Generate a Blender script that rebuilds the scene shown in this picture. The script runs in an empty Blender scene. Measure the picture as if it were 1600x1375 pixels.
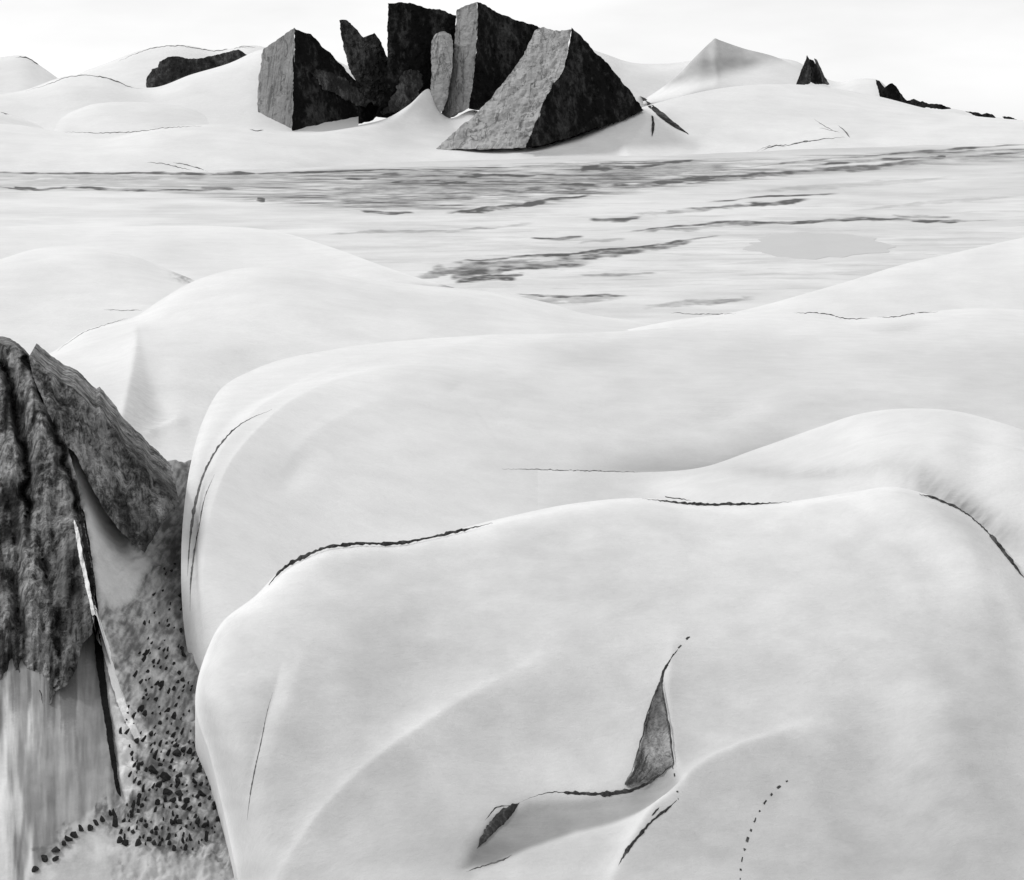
import bpy, bmesh, math, random
import numpy as np
from mathutils import Vector, Matrix
from mathutils.bvhtree import BVHTree
from mathutils.geometry import delaunay_2d_cdt

random.seed(7)
rng = np.random.default_rng(7)
R = math.radians
S = bpy.context.scene
COL = S.collection

# ------------------------------------------------------------------ camera / survey frame
F, UC, VH, EYE = 2000.0, 800.0, 192.0, 150.0       # focal length and eye level measured on the photograph


def P(u, v, Y):
    """world point at forward distance Y (metres) seen at u, v"""
    return Vector(((u - UC) / F * Y, Y, EYE - (v - VH) / F * Y))


cd = bpy.data.cameras.new('camera')
cam = bpy.data.objects.new('camera', cd)
COL.objects.link(cam)
cam.location = (0, 0, EYE)
cam.rotation_euler = (R(90), 0, 0)
cd.sensor_width = 36
cd.lens = 36 * F / 1600
cd.shift_y = -(687.5 - VH) / 1600
cd.clip_start = 1
cd.clip_end = 80000
S.camera = cam

# ------------------------------------------------------------------ light
SUN_DIR = Vector((-0.62, 0.20, 0.62)).normalized()     # towards the sun: from the left
elev = math.asin(SUN_DIR.z)
azim = math.atan2(SUN_DIR.x, SUN_DIR.y)
w = bpy.data.worlds.new('World')
S.world = w
w.use_nodes = True
nt = w.node_tree
nt.nodes.clear()
sky = nt.nodes.new('ShaderNodeTexSky')
sky.sky_type = 'NISHITA'
sky.sun_disc = False
sky.sun_elevation = elev
sky.sun_rotation = azim
sky.altitude = 1500
sky.air_density = 1.0
sky.dust_density = 3.0
bw = nt.nodes.new('ShaderNodeRGBToBW')
bg = nt.nodes.new('ShaderNodeBackground')
bg.inputs['Strength'].default_value = 0.15
wo = nt.nodes.new('ShaderNodeOutputWorld')
nt.links.new(sky.outputs[0], bw.inputs[0])
veil = nt.nodes.new('ShaderNodeMath')                   # thin even cloud over the clear-sky light
veil.operation = 'MULTIPLY_ADD'
veil.inputs[1].default_value = 0.40
veil.inputs[2].default_value = 5.0
nt.links.new(bw.outputs[0], veil.inputs[0])
cl_tc = nt.nodes.new('ShaderNodeTexCoord')
cl_mp = nt.nodes.new('ShaderNodeMapping')
cl_mp.inputs['Scale'].default_value = (1, 1, 4)
cl_n = nt.nodes.new('ShaderNodeTexNoise')
cl_n.inputs['Scale'].default_value = 3.5
cl_n.inputs['Detail'].default_value = 7
cl_r = nt.nodes.new('ShaderNodeMapRange')
cl_r.inputs[1].default_value, cl_r.inputs[2].default_value = 0.35, 0.65
cl_r.inputs[3].default_value, cl_r.inputs[4].default_value = 0.88, 1.04
cl_m = nt.nodes.new('ShaderNodeMath')
cl_m.operation = 'MULTIPLY'
nt.links.new(cl_tc.outputs['Generated'], cl_mp.inputs[0])
nt.links.new(cl_mp.outputs[0], cl_n.inputs['Vector'])
nt.links.new(cl_n.outputs['Fac'], cl_r.inputs[0])
nt.links.new(veil.outputs[0], cl_m.inputs[0])
nt.links.new(cl_r.outputs[0], cl_m.inputs[1])
nt.links.new(cl_m.outputs[0], bg.inputs['Color'])
nt.links.new(bg.outputs[0], wo.inputs[0])
sl = bpy.data.lights.new('sun', 'SUN')
sl.energy = 2.0
sl.angle = R(10)
sl.color = (1, 1, 1)
so = bpy.data.objects.new('sun', sl)
COL.objects.link(so)
so.rotation_euler = SUN_DIR.to_track_quat('Z', 'Y').to_euler()
so.location = (-300, 100, 500)
S.view_settings.view_transform = 'Standard'
S.view_settings.look = 'None'
S.view_settings.exposure = -0.08
S.view_settings.gamma = 1.0
S.cycles.max_bounces = 6
S.cycles.diffuse_bounces = 4


# ------------------------------------------------------------------ noise
def vnoise(x, y, seed=0):
    xi = np.floor(x).astype(np.int64)
    yi = np.floor(y).astype(np.int64)
    fx = x - xi
    fy = y - yi
    fx = fx * fx * fx * (fx * (fx * 6 - 15) + 10)
    fy = fy * fy * fy * (fy * (fy * 6 - 15) + 10)

    def h(a, b):
        n = (a * 374761393 + b * 668265263 + seed * 1442695041) & 0xffffffff
        n = ((n ^ (n >> 13)) * 1274126177) & 0xffffffff
        n = n ^ (n >> 16)
        return (n & 0xffff) / 65535.0
    a = h(xi, yi) * (1 - fx) + h(xi + 1, yi) * fx
    b = h(xi, yi + 1) * (1 - fx) + h(xi + 1, yi + 1) * fx
    return (a * (1 - fy) + b * fy) * 2 - 1


def fbm(x, y, octv=4, seed=0, gain=0.5):
    t = np.zeros_like(x)
    a = 1.0
    for i in range(octv):
        t += a * vnoise(x * 2 ** i, y * 2 ** i, seed + i)
        a *= gain
    return t


def sstep(a, b, x):
    t = np.clip((x - a) / (b - a), 0, 1)
    return t * t * (3 - 2 * t)


def crom(pts, ts, closed=False):
    """Catmull-Rom through rows of an array pts (K,...) at params ts in [0,K-1]"""
    pts = np.asarray(pts, float)
    K = len(pts)
    ts = np.clip(ts, 0, K - 1 - 1e-9)
    i = np.floor(ts).astype(int)
    f = (ts - i).reshape((-1,) + (1,) * (pts.ndim - 1))
    p1 = pts[i]
    p2 = pts[np.minimum(i + 1, K - 1)]
    p0 = np.where((i == 0).reshape(f.shape), 2 * p1 - p2, pts[np.maximum(i - 1, 0)])
    p3 = np.where((i + 2 > K - 1).reshape(f.shape), 2 * p2 - p1, pts[np.minimum(i + 2, K - 1)])
    return 0.5 * (2 * p1 + (p2 - p0) * f + (2 * p0 - 5 * p1 + 4 * p2 - p3) * f ** 2 + (3 * p1 - p0 - 3 * p2 + p3) * f ** 3)


def resample(row, n, mode='len'):
    row = np.asarray(row, float)
    d = np.r_[0, np.cumsum(np.hypot(np.diff(row[:, 0]), np.diff(row[:, 1])))]
    t = np.linspace(0, d[-1], n)
    # non-uniform catmull via cubic hermite with finite differences
    m = np.zeros_like(row)
    dd = np.diff(d)[:, None]
    sl_ = np.diff(row, axis=0) / dd
    m[0] = sl_[0]
    m[-1] = sl_[-1]
    if len(row) > 2:
        m[1:-1] = (sl_[:-1] * dd[1:] + sl_[1:] * dd[:-1]) / (dd[1:] + dd[:-1])
    i = np.clip(np.searchsorted(d, t, side='right') - 1, 0, len(row) - 2)
    h = (d[i + 1] - d[i])[:, None]
    f = ((t - d[i]) / (d[i + 1] - d[i]))[:, None]
    return ((2 * f ** 3 - 3 * f ** 2 + 1) * row[i] + (f ** 3 - 2 * f ** 2 + f) * h * m[i]
            + (-2 * f ** 3 + 3 * f ** 2) * row[i + 1] + (f ** 3 - f ** 2) * h * m[i + 1])


def polydist(u, v, line):
    """signed distance (positive on the left-hand/upper side walking along the line) and 0..1 position"""
    line = np.asarray(line, float)
    best = np.full(u.shape, 1e9)
    sgn = np.ones(u.shape)
    pos = np.zeros(u.shape)
    L = np.r_[0, np.cumsum(np.hypot(np.diff(line[:, 0]), np.diff(line[:, 1])))]
    for k in range(len(line) - 1):
        a, b = line[k], line[k + 1]
        dx, dy = b - a
        q = dx * dx + dy * dy
        t = np.clip(((u - a[0]) * dx + (v - a[1]) * dy) / q, 0, 1)
        px = u - (a[0] + t * dx)
        py = v - (a[1] + t * dy)
        d = np.hypot(px, py)
        s = np.where(dx * py - dy * px < 0, 1.0, -1.0)
        m = d < best
        best = np.where(m, d, best)
        sgn = np.where(m, s, sgn)
        pos = np.where(m, (L[k] + t * (L[k + 1] - L[k])) / L[-1], pos)
    return best * sgn, pos


def inpoly(u, v, poly):
    poly = np.asarray(poly, float)
    ins = np.zeros(u.shape, bool)
    n = len(poly)
    for i in range(n):
        x1, y1 = poly[i]
        x2, y2 = poly[(i + 1) % n]
        c = ((y1 > v) != (y2 > v)) & (u < (x2 - x1) * (v - y1) / (y2 - y1 + 1e-12) + x1)
        ins ^= c
    return ins


def softpoly(u, v, poly, soft):
    d, _ = polydist(u, v, list(poly) + [poly[0]])
    d = np.abs(d)
    ins = inpoly(u, v, poly)
    return sstep(-soft, soft, np.where(ins, d, -d))


# ------------------------------------------------------------------ materials
def mat_new(name):
    m = bpy.data.materials.new(name)
    m.use_nodes = True
    n = m.node_tree
    n.nodes.clear()
    out = n.nodes.new('ShaderNodeOutputMaterial')
    b = n.nodes.new('ShaderNodeBsdfPrincipled')
    n.links.new(b.outputs[0], out.inputs[0])
    return m, n, b


def N(n, typ, **kw):
    x = n.nodes.new(typ)
    for k, val in kw.items():
        if k in x.inputs:
            x.inputs[k].default_value = val
        else:
            setattr(x, k, val)
    return x


def noise_node(n, scale, detail=5, rough=0.55, stretch=(1, 1, 1), dist=0.0):
    tc = n.nodes.new('ShaderNodeTexCoord')
    mp = n.nodes.new('ShaderNodeMapping')
    mp.inputs['Scale'].default_value = stretch
    n.links.new(tc.outputs['Object'], mp.inputs['Vector'])
    t = n.nodes.new('ShaderNodeTexNoise')
    t.inputs['Scale'].default_value = scale
    t.inputs['Detail'].default_value = detail
    t.inputs['Roughness'].default_value = rough
    t.inputs['Distortion'].default_value = dist
    n.links.new(mp.outputs[0], t.inputs['Vector'])
    return t.outputs['Fac']


def ramp(n, src, stops):
    r = n.nodes.new('ShaderNodeValToRGB')
    e = r.color_ramp.elements
    while len(e) < len(stops):
        e.new(0.5)
    for k, (p, c) in enumerate(stops):
        e[k].position = p
        e[k].color = (c, c, c, 1)
    n.links.new(src, r.inputs[0])
    return r.outputs[0]


def mixc(n, fac, a, b, mode='MIX'):
    m = n.nodes.new('ShaderNodeMix')
    m.data_type = 'RGBA'
    m.blend_type = mode
    for s, k in ((fac, 0), (a, 6), (b, 7)):
        if isinstance(s, (int, float)):
            m.inputs[k].default_value = s if k == 0 else (s, s, s, 1)
        else:
            n.links.new(s, m.inputs[k])
    return m.outputs[2]


def bump(n, b, src, strength, dist, prev=None):
    x = n.nodes.new('ShaderNodeBump')
    x.inputs['Strength'].default_value = strength
    x.inputs['Distance'].default_value = dist
    n.links.new(src, x.inputs['Height'])
    if prev is not None:
        n.links.new(prev, x.inputs['Normal'])
    n.links.new(x.outputs[0], b.inputs['Normal'])
    return x.outputs[0]


def snow_mat(name, sc, lo=0.66, hi=0.77, dirt_lo=0.035, sx=1.0):
    """snow with wind-packed mottling; the 'dirt_shade' attribute is how much debris or bare ice covers it, with some painted shade"""
    m, n, b = mat_new(name)
    b.inputs['Roughness'].default_value = 0.7
    b.inputs['Specular IOR Level'].default_value = 0.2
    a1 = noise_node(n, 1.0 / (40 * sc), 6, 0.6, (1, 1.6, 1), 0.4)
    a2 = noise_node(n, 1.0 / (5 * sc), 6, 0.65, (1, 2.2, 1), 0.2)
    base = mixc(n, 0.45, ramp(n, a1, [(0.3, lo), (0.7, hi)]), ramp(n, a2, [(0.3, lo), (0.7, hi)]))
    dust_shade = N(n, 'ShaderNodeAttribute', attribute_name='dust_shade')  # greys the snow: old-snow tone and painted shade, lowered for painted highlights
    base = mixc(n, dust_shade.outputs['Fac'], base, 0.13)
    at = N(n, 'ShaderNodeAttribute', attribute_name='dirt_shade')
    g = noise_node(n, 1.0 / (2.2 * sc), 6, 0.7, (0.25 * sx, 2.0 / sx ** 0.5, 1), 0.3)
    g2 = noise_node(n, 1.0 / (12 * sc), 6, 0.7, (0.12 * sx * (2 if sx > 1 else 1), 2.0 / sx ** 0.5, 1), 0.3)
    gg = mixc(n, 0.5, g, g2)
    dcol = ramp(n, gg, [(0.38, dirt_lo), (0.62, dirt_lo * 2.4)])
    # break coverage up with streaky noise
    ma = N(n, 'ShaderNodeMath', operation='MULTIPLY_ADD')
    n.links.new(gg, ma.inputs[0])
    ma.inputs[1].default_value = 1.6
    ma.inputs[2].default_value = -0.8
    mm = N(n, 'ShaderNodeMath', operation='MULTIPLY')
    n.links.new(ma.outputs[0], mm.inputs[0])
    sp = N(n, 'ShaderNodeMath', operation='MULTIPLY')     # strongest break-up at half coverage
    one = N(n, 'ShaderNodeMath', operation='SUBTRACT')
    one.inputs[0].default_value = 1.15
    n.links.new(at.outputs['Fac'], one.inputs[1])
    n.links.new(at.outputs['Fac'], sp.inputs[0])
    n.links.new(one.outputs[0], sp.inputs[1])
    n.links.new(sp.outputs[0], mm.inputs[1])
    m4 = N(n, 'ShaderNodeMath', operation='MULTIPLY')
    m4.inputs[1].default_value = 4.0
    n.links.new(mm.outputs[0], m4.inputs[0])
    ad = N(n, 'ShaderNodeMath', operation='ADD', use_clamp=True)
    n.links.new(at.outputs['Fac'], ad.inputs[0])
    n.links.new(m4.outputs[0], ad.inputs[1])
    n.links.new(mixc(n, ad.outputs[0], base, dcol), b.inputs['Base Color'])
    nb = bump(n, b, a1, 0.5, 1.6 * sc)
    nb = bump(n, b, a2, 0.6, 0.70 * sc, nb)
    a3 = noise_node(n, 1.0 / (0.9 * sc), 5, 0.7, (0.6, 1.8, 1), 0.3)
    nb = bump(n, b, a3, 0.6, 0.24 * sc, nb)
    return m


def rock_mat(name, sc, stops, streak=(1, 1, 0.3), bd=1.0, fissure=0.55):
    m, n, b = mat_new(name)
    b.inputs['Roughness'].default_value = 0.85
    b.inputs['Specular IOR Level'].default_value = 0.06
    a = noise_node(n, 1.0 / (30 * sc), 8, 0.68, streak, 0.6)
    c = noise_node(n, 1.0 / (4.5 * sc), 8, 0.7, (1, 1, 0.6), 0.2)
    mx = mixc(n, 0.42, a, c)
    col = ramp(n, mx, stops)
    fz = noise_node(n, 1.0 / (14 * sc), 4, 0.6, (1, 1, streak[2] * 0.5), 0.8)
    fx = noise_node(n, 1.0 / (9 * sc), 4, 0.6, (0.4, 0.4, 1.3), 0.8)
    if fissure:
        col = mixc(n, ramp(n, fz, [(0.478, 0.0), (0.497, fissure), (0.503, fissure), (0.522, 0.0)]), col, 0.006)
        col = mixc(n, ramp(n, fx, [(0.485, 0.0), (0.498, fissure * 0.6), (0.502, fissure * 0.6), (0.515, 0.0)]), col, 0.006)
    st = N(n, 'ShaderNodeAttribute', attribute_name='darken')  # amount of darkening over the rock colour
    ng = N(n, 'ShaderNodeMath', operation='MULTIPLY', use_clamp=True)
    n.links.new(st.outputs['Fac'], ng.inputs[0])
    n.links.new(ramp(n, c, [(0.3, 0.55), (0.6, 1.0)]), ng.inputs[1])
    n.links.new(mixc(n, ng.outputs[0], col, 0.006), b.inputs['Base Color'])
    nb = bump(n, b, a, 0.7, 5 * sc * bd)
    bump(n, b, c, 0.8, 1.2 * sc * bd, nb)
    return m


M = {}
M['snow_near'] = snow_mat('snow_near', 0.35)
M['snow_mid'] = snow_mat('snow_mid', 0.9)
M['snow_far'] = snow_mat('snow_far', 4.0)
M['black_shade_rock'] = rock_mat('black_shade_rock', 5, [(0.36, 0.002), (0.50, 0.007), (0.64, 0.065)], (1, 1, 0.4), 0.45)  # black rock whose albedo also carries the shade of right-facing sides
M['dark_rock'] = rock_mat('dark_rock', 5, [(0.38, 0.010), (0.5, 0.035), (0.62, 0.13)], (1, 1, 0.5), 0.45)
M['lit_grey_rock'] = rock_mat('lit_grey_rock', 5, [(0.36, 0.15), (0.52, 0.24), (0.66, 0.33)], (1, 1, 0.35), 0.45)  # rock with the sunlit tone of left-facing sides in its colour
M['lit_pale_rock'] = rock_mat('lit_pale_rock', 5, [(0.36, 0.24), (0.5, 0.36), (0.66, 0.48)], (1, 1, 0.5), 0.45)  # pale rock, brightened in colour for the sunlit faces
M['cliff_rock'] = rock_mat('cliff_rock', 0.42, [(0.37, 0.008), (0.45, 0.07), (0.53, 0.25), (0.64, 0.46)], (1.5, 1.5, 0.10), 0.45, 0.5)
M['cliff_black'] = rock_mat('cliff_black', 0.42, [(0.35, 0.004), (0.55, 0.010), (0.7, 0.04)], (1, 1, 0.3))
M['stone'] = rock_mat('stone', 0.1, [(0.35, 0.012), (0.5, 0.03), (0.66, 0.09)], (1, 1, 1), fissure=0)
M['crack_ice'] = rock_mat('crack_ice', 0.12, [(0.35, 0.02), (0.5, 0.045), (0.68, 0.16)], (1, 1, 1), 0.4, fissure=0)
M['soft_ice'] = rock_mat('soft_ice', 0.12, [(0.35, 0.07), (0.5, 0.13), (0.68, 0.27)], (1, 1, 1), 0.4, fissure=0)
M['pool_ice'] = rock_mat('pool_ice', 3, [(0.3, 0.44), (0.7, 0.49)], (1, 1, 1), 0.02, fissure=0)
M['pool_ice'].node_tree.nodes['Principled BSDF'].inputs['Roughness'].default_value = 0.3


# ------------------------------------------------------------------ tagging
def tag(o, label=None, cat=None, group=None, kind=None):
    for k, val in (('label', label), ('category', cat), ('group', group), ('kind', kind)):
        if val:
            o[k] = val
    return o


def empty(name, loc):
    o = bpy.data.objects.new(name, None)
    COL.objects.link(o)
    o.location = loc
    return o


def link(name, me, mat, parent=None):
    o = bpy.data.objects.new(name, me)
    me.materials.append(mat)
    COL.objects.link(o)
    if parent is not None:
        o.parent = parent
        o.matrix_parent_inverse = Matrix.Translation(-Vector(parent.location))
    return o


TERRAIN = []


def gridmesh(name, X, mat, dirt_shade=None, dust_shade=None):
    """X: (rows, cols, 3) world points"""
    nr, nc = X.shape[:2]
    me = bpy.data.meshes.new(name)
    idx = np.arange(nr * nc).reshape(nr, nc)
    q = np.stack([idx[:-1, :-1], idx[:-1, 1:], idx[1:, 1:], idx[1:, :-1]], -1).reshape(-1, 4)
    me.vertices.add(nr * nc)
    me.vertices.foreach_set('co', X.astype(np.float32).ravel())
    me.loops.add(q.size)
    me.loops.foreach_set('vertex_index', q.astype(np.int32).ravel())
    me.polygons.add(len(q))
    me.polygons.foreach_set('loop_start', (np.arange(len(q)) * 4).astype(np.int32))
    me.polygons.foreach_set('loop_total', np.full(len(q), 4, np.int32))
    me.update(calc_edges=True)
    me.polygons.foreach_set('use_smooth', np.ones(len(q), bool))
    if dirt_shade is not None:
        a = me.attributes.new('dirt_shade', 'FLOAT', 'POINT')
        a.data.foreach_set('value', dirt_shade.astype(np.float32).ravel())
    if dust_shade is not None:
        a = me.attributes.new('dust_shade', 'FLOAT', 'POINT')
        a.data.foreach_set('value', dust_shade.astype(np.float32).ravel())
    o = link(name, me, mat)
    TERRAIN.append((name, BVHTree.FromPolygons(X.reshape(-1, 3).tolist(), q.tolist()), o))
    return o


def loft(name, rows, nu, nv, mat, back=1.0, drop=1.0, relief=None, dirt_shade=None, rough=0.0, rsc=1.0, seed=0, label=None, dust_shade=None, rim=0.12, post=None):
    A = np.stack([resample(r, nu) for r in rows])                # (K, nu, 3)
    ts = np.linspace(0, len(rows) - 1, nv)
    G = crom(A, ts)                                              # (nv, nu, 3) u, v, Y
    U, V, Y = G[..., 0], G[..., 1], G[..., 2]
    X = np.stack([(U - UC) / F * Y, Y, EYE - (V - VH) / F * Y], -1)
    if relief is not None:
        X[..., 2] += relief(U, V)
    if rough:
        px = Y.mean() / F
        fade = sstep(0, 0.12, 1 - np.linspace(0, 1, nv))[:, None]     # keep the crest where it was surveyed
        X[..., 2] += rough * fade * px * 100 * 0.02 * fbm(X[..., 0] / (px * 90 * rsc), X[..., 1] / (px * 200 * rsc), 4, seed)
    if post is not None:
        post(X, U, V)
    D = dirt_shade(U, V) if dirt_shade is not None else np.zeros_like(U)
    DU = dust_shade(U, V) if dust_shade is not None else np.full_like(U, 0.09) + 0.05 * fbm(U / 90, V / 40, 4, seed + 200)
    if rim:                                                       # bright highlight painted along the crest
        r0 = int(0.5 * nv)
        sd, _ = polydist(U[r0:], V[r0:], A[-1][::max(1, nu // 60), :2])
        DU[r0:] -= rim * np.exp(-np.abs(sd) / 9)
        DU = np.clip(DU, 0, 1)
    if back:
        last = X[-1]
        Yl = last[:, 1]
        slope = (V[-1] - VH) / F
        dirv = np.stack([last[:, 0] / Yl, np.ones_like(Yl), np.zeros_like(Yl)], -1)
        st = []
        for a, b in ((0.012, 0.0008), (0.03, 0.004), (0.06, 0.014), (0.11, 0.036), (0.2, 0.085), (0.32, 0.16)):
            p = last + dirv * (a * Yl * back)[:, None]
            p[:, 2] -= a * Yl * back * slope + b * Yl * drop
            st.append(p)
        X = np.concatenate([X, np.stack(st)], 0)
        D = np.concatenate([D, np.repeat(D[-1:] * 0, len(st), 0)], 0)
        DU = np.concatenate([DU, np.repeat(DU[-1:], len(st), 0)], 0)
    o = gridmesh(name, X, mat, D, DU)
    tag(o, label=label, kind='structure')
    return o


def hit(u, v, only=None):
    d = P(u, v, 1.0) - Vector((0, 0, EYE))
    d.normalize()
    best = None
    for nme, t, o in TERRAIN:
        if only and nme not in only:
            continue
        loc, nor, i, dist = t.ray_cast(Vector((0, 0, EYE)), d)
        if loc is not None and (best is None or dist < best[2]):
            if nor.dot(d) > 0:
                nor = -nor
            best = (loc, nor, dist)
    return best


def ridge(u, v, line, h, wl, wr, taper=0.25, soft=3.0):
    s, p = polydist(u, v, resample([(a, b, 0) for a, b in line], 48)[:, :2])
    e = np.sqrt(s * s + soft * soft) - soft
    k = np.where(s > 0, np.exp(-e / wl), np.exp(-e / wr))
    t = sstep(0, taper, p) * sstep(0, taper, 1 - p) if taper else 1.0
    return h * k * t


def gauss(u, v, cu, cv, su, sv, rot=0.0):
    c, s = math.cos(rot), math.sin(rot)
    a = ((u - cu) * c + (v - cv) * s) / su
    b = (-(u - cu) * s + (v - cv) * c) / sv
    return np.exp(-(a * a + b * b))


# ================================================================== TERRAIN
# base sheet to the horizon
m_ = bpy.data.meshes.new('ground')
m_.from_pydata([(-40000, -2000, -140), (40000, -2000, -140), (40000, 60000, -140), (-40000, 60000, -140)], [], [(0, 1, 2, 3)])
tag(link('ground', m_, M['snow_far']), kind='structure')

# ---- near glacier dome
SIL1 = [(400, 1500, 258), (372, 1375, 272), (345, 1250, 285), (328, 1180, 292), (305, 1100, 300), (322, 1020, 312), (345, 975, 322),
        (400, 930, 335), (440, 890, 345), (500, 860, 355), (560, 850, 362), (630, 847, 370), (765, 814, 385), (900, 786, 398),
        (1000, 778, 402), (1100, 787, 402), (1230, 784, 400), (1330, 769, 398), (1400, 761, 392), (1440, 770, 388), (1500, 795, 378),
        (1550, 835, 365), (1600, 890, 350), (1680, 965, 336), (1800, 1020, 328), (2000, 1050, 324), (2250, 1065, 322)]
G1 = [
    [(600, 1560, 226), (800, 1480, 234), (1000, 1450, 238), (1200, 1450, 238), (1400, 1480, 234), (1600, 1530, 228), (1950, 1560, 226), (2250, 1560, 226)],
    [(500, 1540, 236), (540, 1330, 260), (590, 1180, 278), (700, 1060, 300), (900, 1010, 311), (1100, 1000, 314), (1300, 1000, 312),
     (1430, 1040, 302), (1530, 1130, 288), (1680, 1230, 274), (1950, 1270, 270), (2250, 1280, 270)],
    [(438, 1520, 248), (418, 1375, 260), (395, 1250, 271), (375, 1170, 278), (355, 1100, 285), (372, 1030, 296), (400, 985, 306),
     (450, 940, 319), (500, 905, 329), (570, 887, 340), (645, 882, 348), (775, 850, 362), (900, 824, 374), (1000, 816, 378),
     (1100, 824, 378), (1230, 822, 376), (1330, 810, 373), (1400, 805, 366), (1450, 822, 358), (1510, 865, 345), (1560, 925, 332),
     (1620, 1000, 316), (1700, 1050, 310), (1850, 1090, 306), (2050, 1108, 304), (2250, 1115, 304)],
    SIL1]
FOLD = [(400, 1420), (450, 1345), (500, 1282), (560, 1218), (640, 1152), (720, 1097), (790, 1052), (840, 1020)]
HOLLOW = [(738, 1320), (770, 1275), (828, 1246), (900, 1242), (985, 1232), (1045, 1200), (1052, 1215), (1062, 1246), (1040, 1264),
          (1000, 1276), (900, 1295), (830, 1318), (770, 1345), (725, 1352)]
MOUND = [(930, 1420), (975, 1350), (1005, 1308), (1062, 1252), (1110, 1215), (1160, 1190), (1250, 1148), (1300, 1130)]


def rel1(u, v):
    z = ridge(u, v, FOLD, 2.1, 60, 26, 0.3, 3)
    z += ridge(u, v, [(372, 1300), (395, 1190), (425, 1090), (445, 1020)], -1.3, 22, 16, 0.25, 2)
    z += ridge(u, v, [(400, 1330), (425, 1180), (460, 1070), (490, 990)], 0.9, 30, 45, 0.2, 8)
    z += ridge(u, v, MOUND, 4.2, 24, 70, 0.35, 3)
    z += ridge(u, v, [(1068, 1270), (1060, 1220), (1050, 1150), (1045, 1090), (1050, 1030), (1062, 970)], 1.8, 14, 45, 0.3, 3)
    z -= 1.1 * softpoly(u, v, HOLLOW, 16)
    z -= 2.2 * gauss(u, v, 860, 1140, 170, 90, -0.3)
    z -= 1.5 * gauss(u, v, 640, 1090, 110, 60, -0.6)
    z -= 2.0 * gauss(u, v, 1385, 1260, 90, 120)
    z += 1.6 * gauss(u, v, 1290, 1160, 60, 130, 0.2)
    z += 2.0 * gauss(u, v, 1500, 1120, 80, 130, 0.2)
    z -= 1.5 * gauss(u, v, 1440, 860, 60, 30, 0.4)
    z -= 1.2 * gauss(u, v, 850, 850, 90, 28, -0.2)
    return z


def shade1(u, v):
    n = fbm(u / 60, v / 40, 4, 31)
    d = 0.08 * softpoly(u, v, HOLLOW, 9) * (1 + 0.4 * n)  # shade of the hollow painted in grey
    return np.clip(d, 0, 1)


def dust_shade1(u, v):
    n = fbm(u / 150, v / 110, 4, 33)
    n2 = fbm(u / 40, v / 22, 4, 38)
    d = 0.24 + 0.11 * sstep(820, 1150, v) + 0.08 * sstep(1150, 1375, v) + 0.08 * n + 0.04 * n2
    d -= 0.20 * np.exp(-np.abs(polydist(u, v, resample(SIL1, 90)[:, :2])[0]) / 14) * sstep(1500, 1250, u)  # bright crest rim painted in
    d -= 0.20 * np.exp(-np.abs(polydist(u, v, resample([p + (0,) for p in FOLD], 40)[:, :2])[0]) / 14)  # highlight painted along the fold line
    d += 0.10 * gauss(u, v, 1385, 1330, 130, 70) + 0.30 * softpoly(u, v, HOLLOW, 8)  # grey smear, then painted shade inside the hollow
    d -= 0.16 * np.exp(-np.abs(polydist(u, v, resample([p + (0,) for p in MOUND], 40)[:, :2])[0]) / 16) * sstep(1330, 1200, u)  # highlight painted along the mound ridge
    d -= 0.16 * softpoly(u, v, [(745, 1362), (830, 1322), (900, 1298), (1000, 1278), (1045, 1266), (1000, 1310), (960, 1370), (940, 1420), (700, 1420)], 8)  # lit lower lobe painted lighter
    d -= 0.10 * np.exp(-np.abs(polydist(u, v, [(300, 1420), (420, 1380), (520, 1290), (700, 1180), (860, 1000)])[0]) / 30) * 0
    d -= 0.08 * gauss(u, v, 380, 1000, 70, 90)
    return np.clip(d, 0, 1)


loft('near_glacier_dome', G1, 640, 330, M['snow_near'], relief=rel1, dirt_shade=shade1, dust_shade=dust_shade1, rough=0.25, seed=3)

# ---- middle dome
G2 = [
    [(400, 1060, 340), (600, 960, 410), (1000, 930, 450), (1300, 920, 470), (1800, 960, 470), (2300, 970, 470)],
    [(345, 1040, 362), (335, 900, 395), (350, 790, 440), (420, 700, 510), (560, 640, 575), (800, 650, 600), (1000, 670, 600), (1300, 650, 610), (1800, 680, 590), (2300, 690, 590)],
    [(318, 1060, 364), (304, 900, 398), (308, 800, 440), (325, 700, 500), (368, 645, 560), (430, 610, 610), (540, 580, 660), (700, 560, 700), (900, 555, 740), (1100, 550, 770),
     (1300, 545, 790), (1550, 540, 800), (1800, 545, 800), (2300, 550, 800)],
    [(300, 1070, 368), (285, 950, 390), (283, 870, 408), (288, 790, 445), (300, 715, 495), (318, 655, 555), (345, 608, 615), (400, 576, 665), (520, 546, 720), (650, 531, 765), (800, 523, 805),
     (940, 519, 845), (1050, 511, 880), (1100, 503, 905), (1150, 493, 930), (1250, 487, 950), (1330, 496, 945), (1400, 493, 950), (1460, 486, 960), (1530, 481, 970), (1620, 485, 975), (1800, 490, 980), (2300, 495, 980)]]


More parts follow.
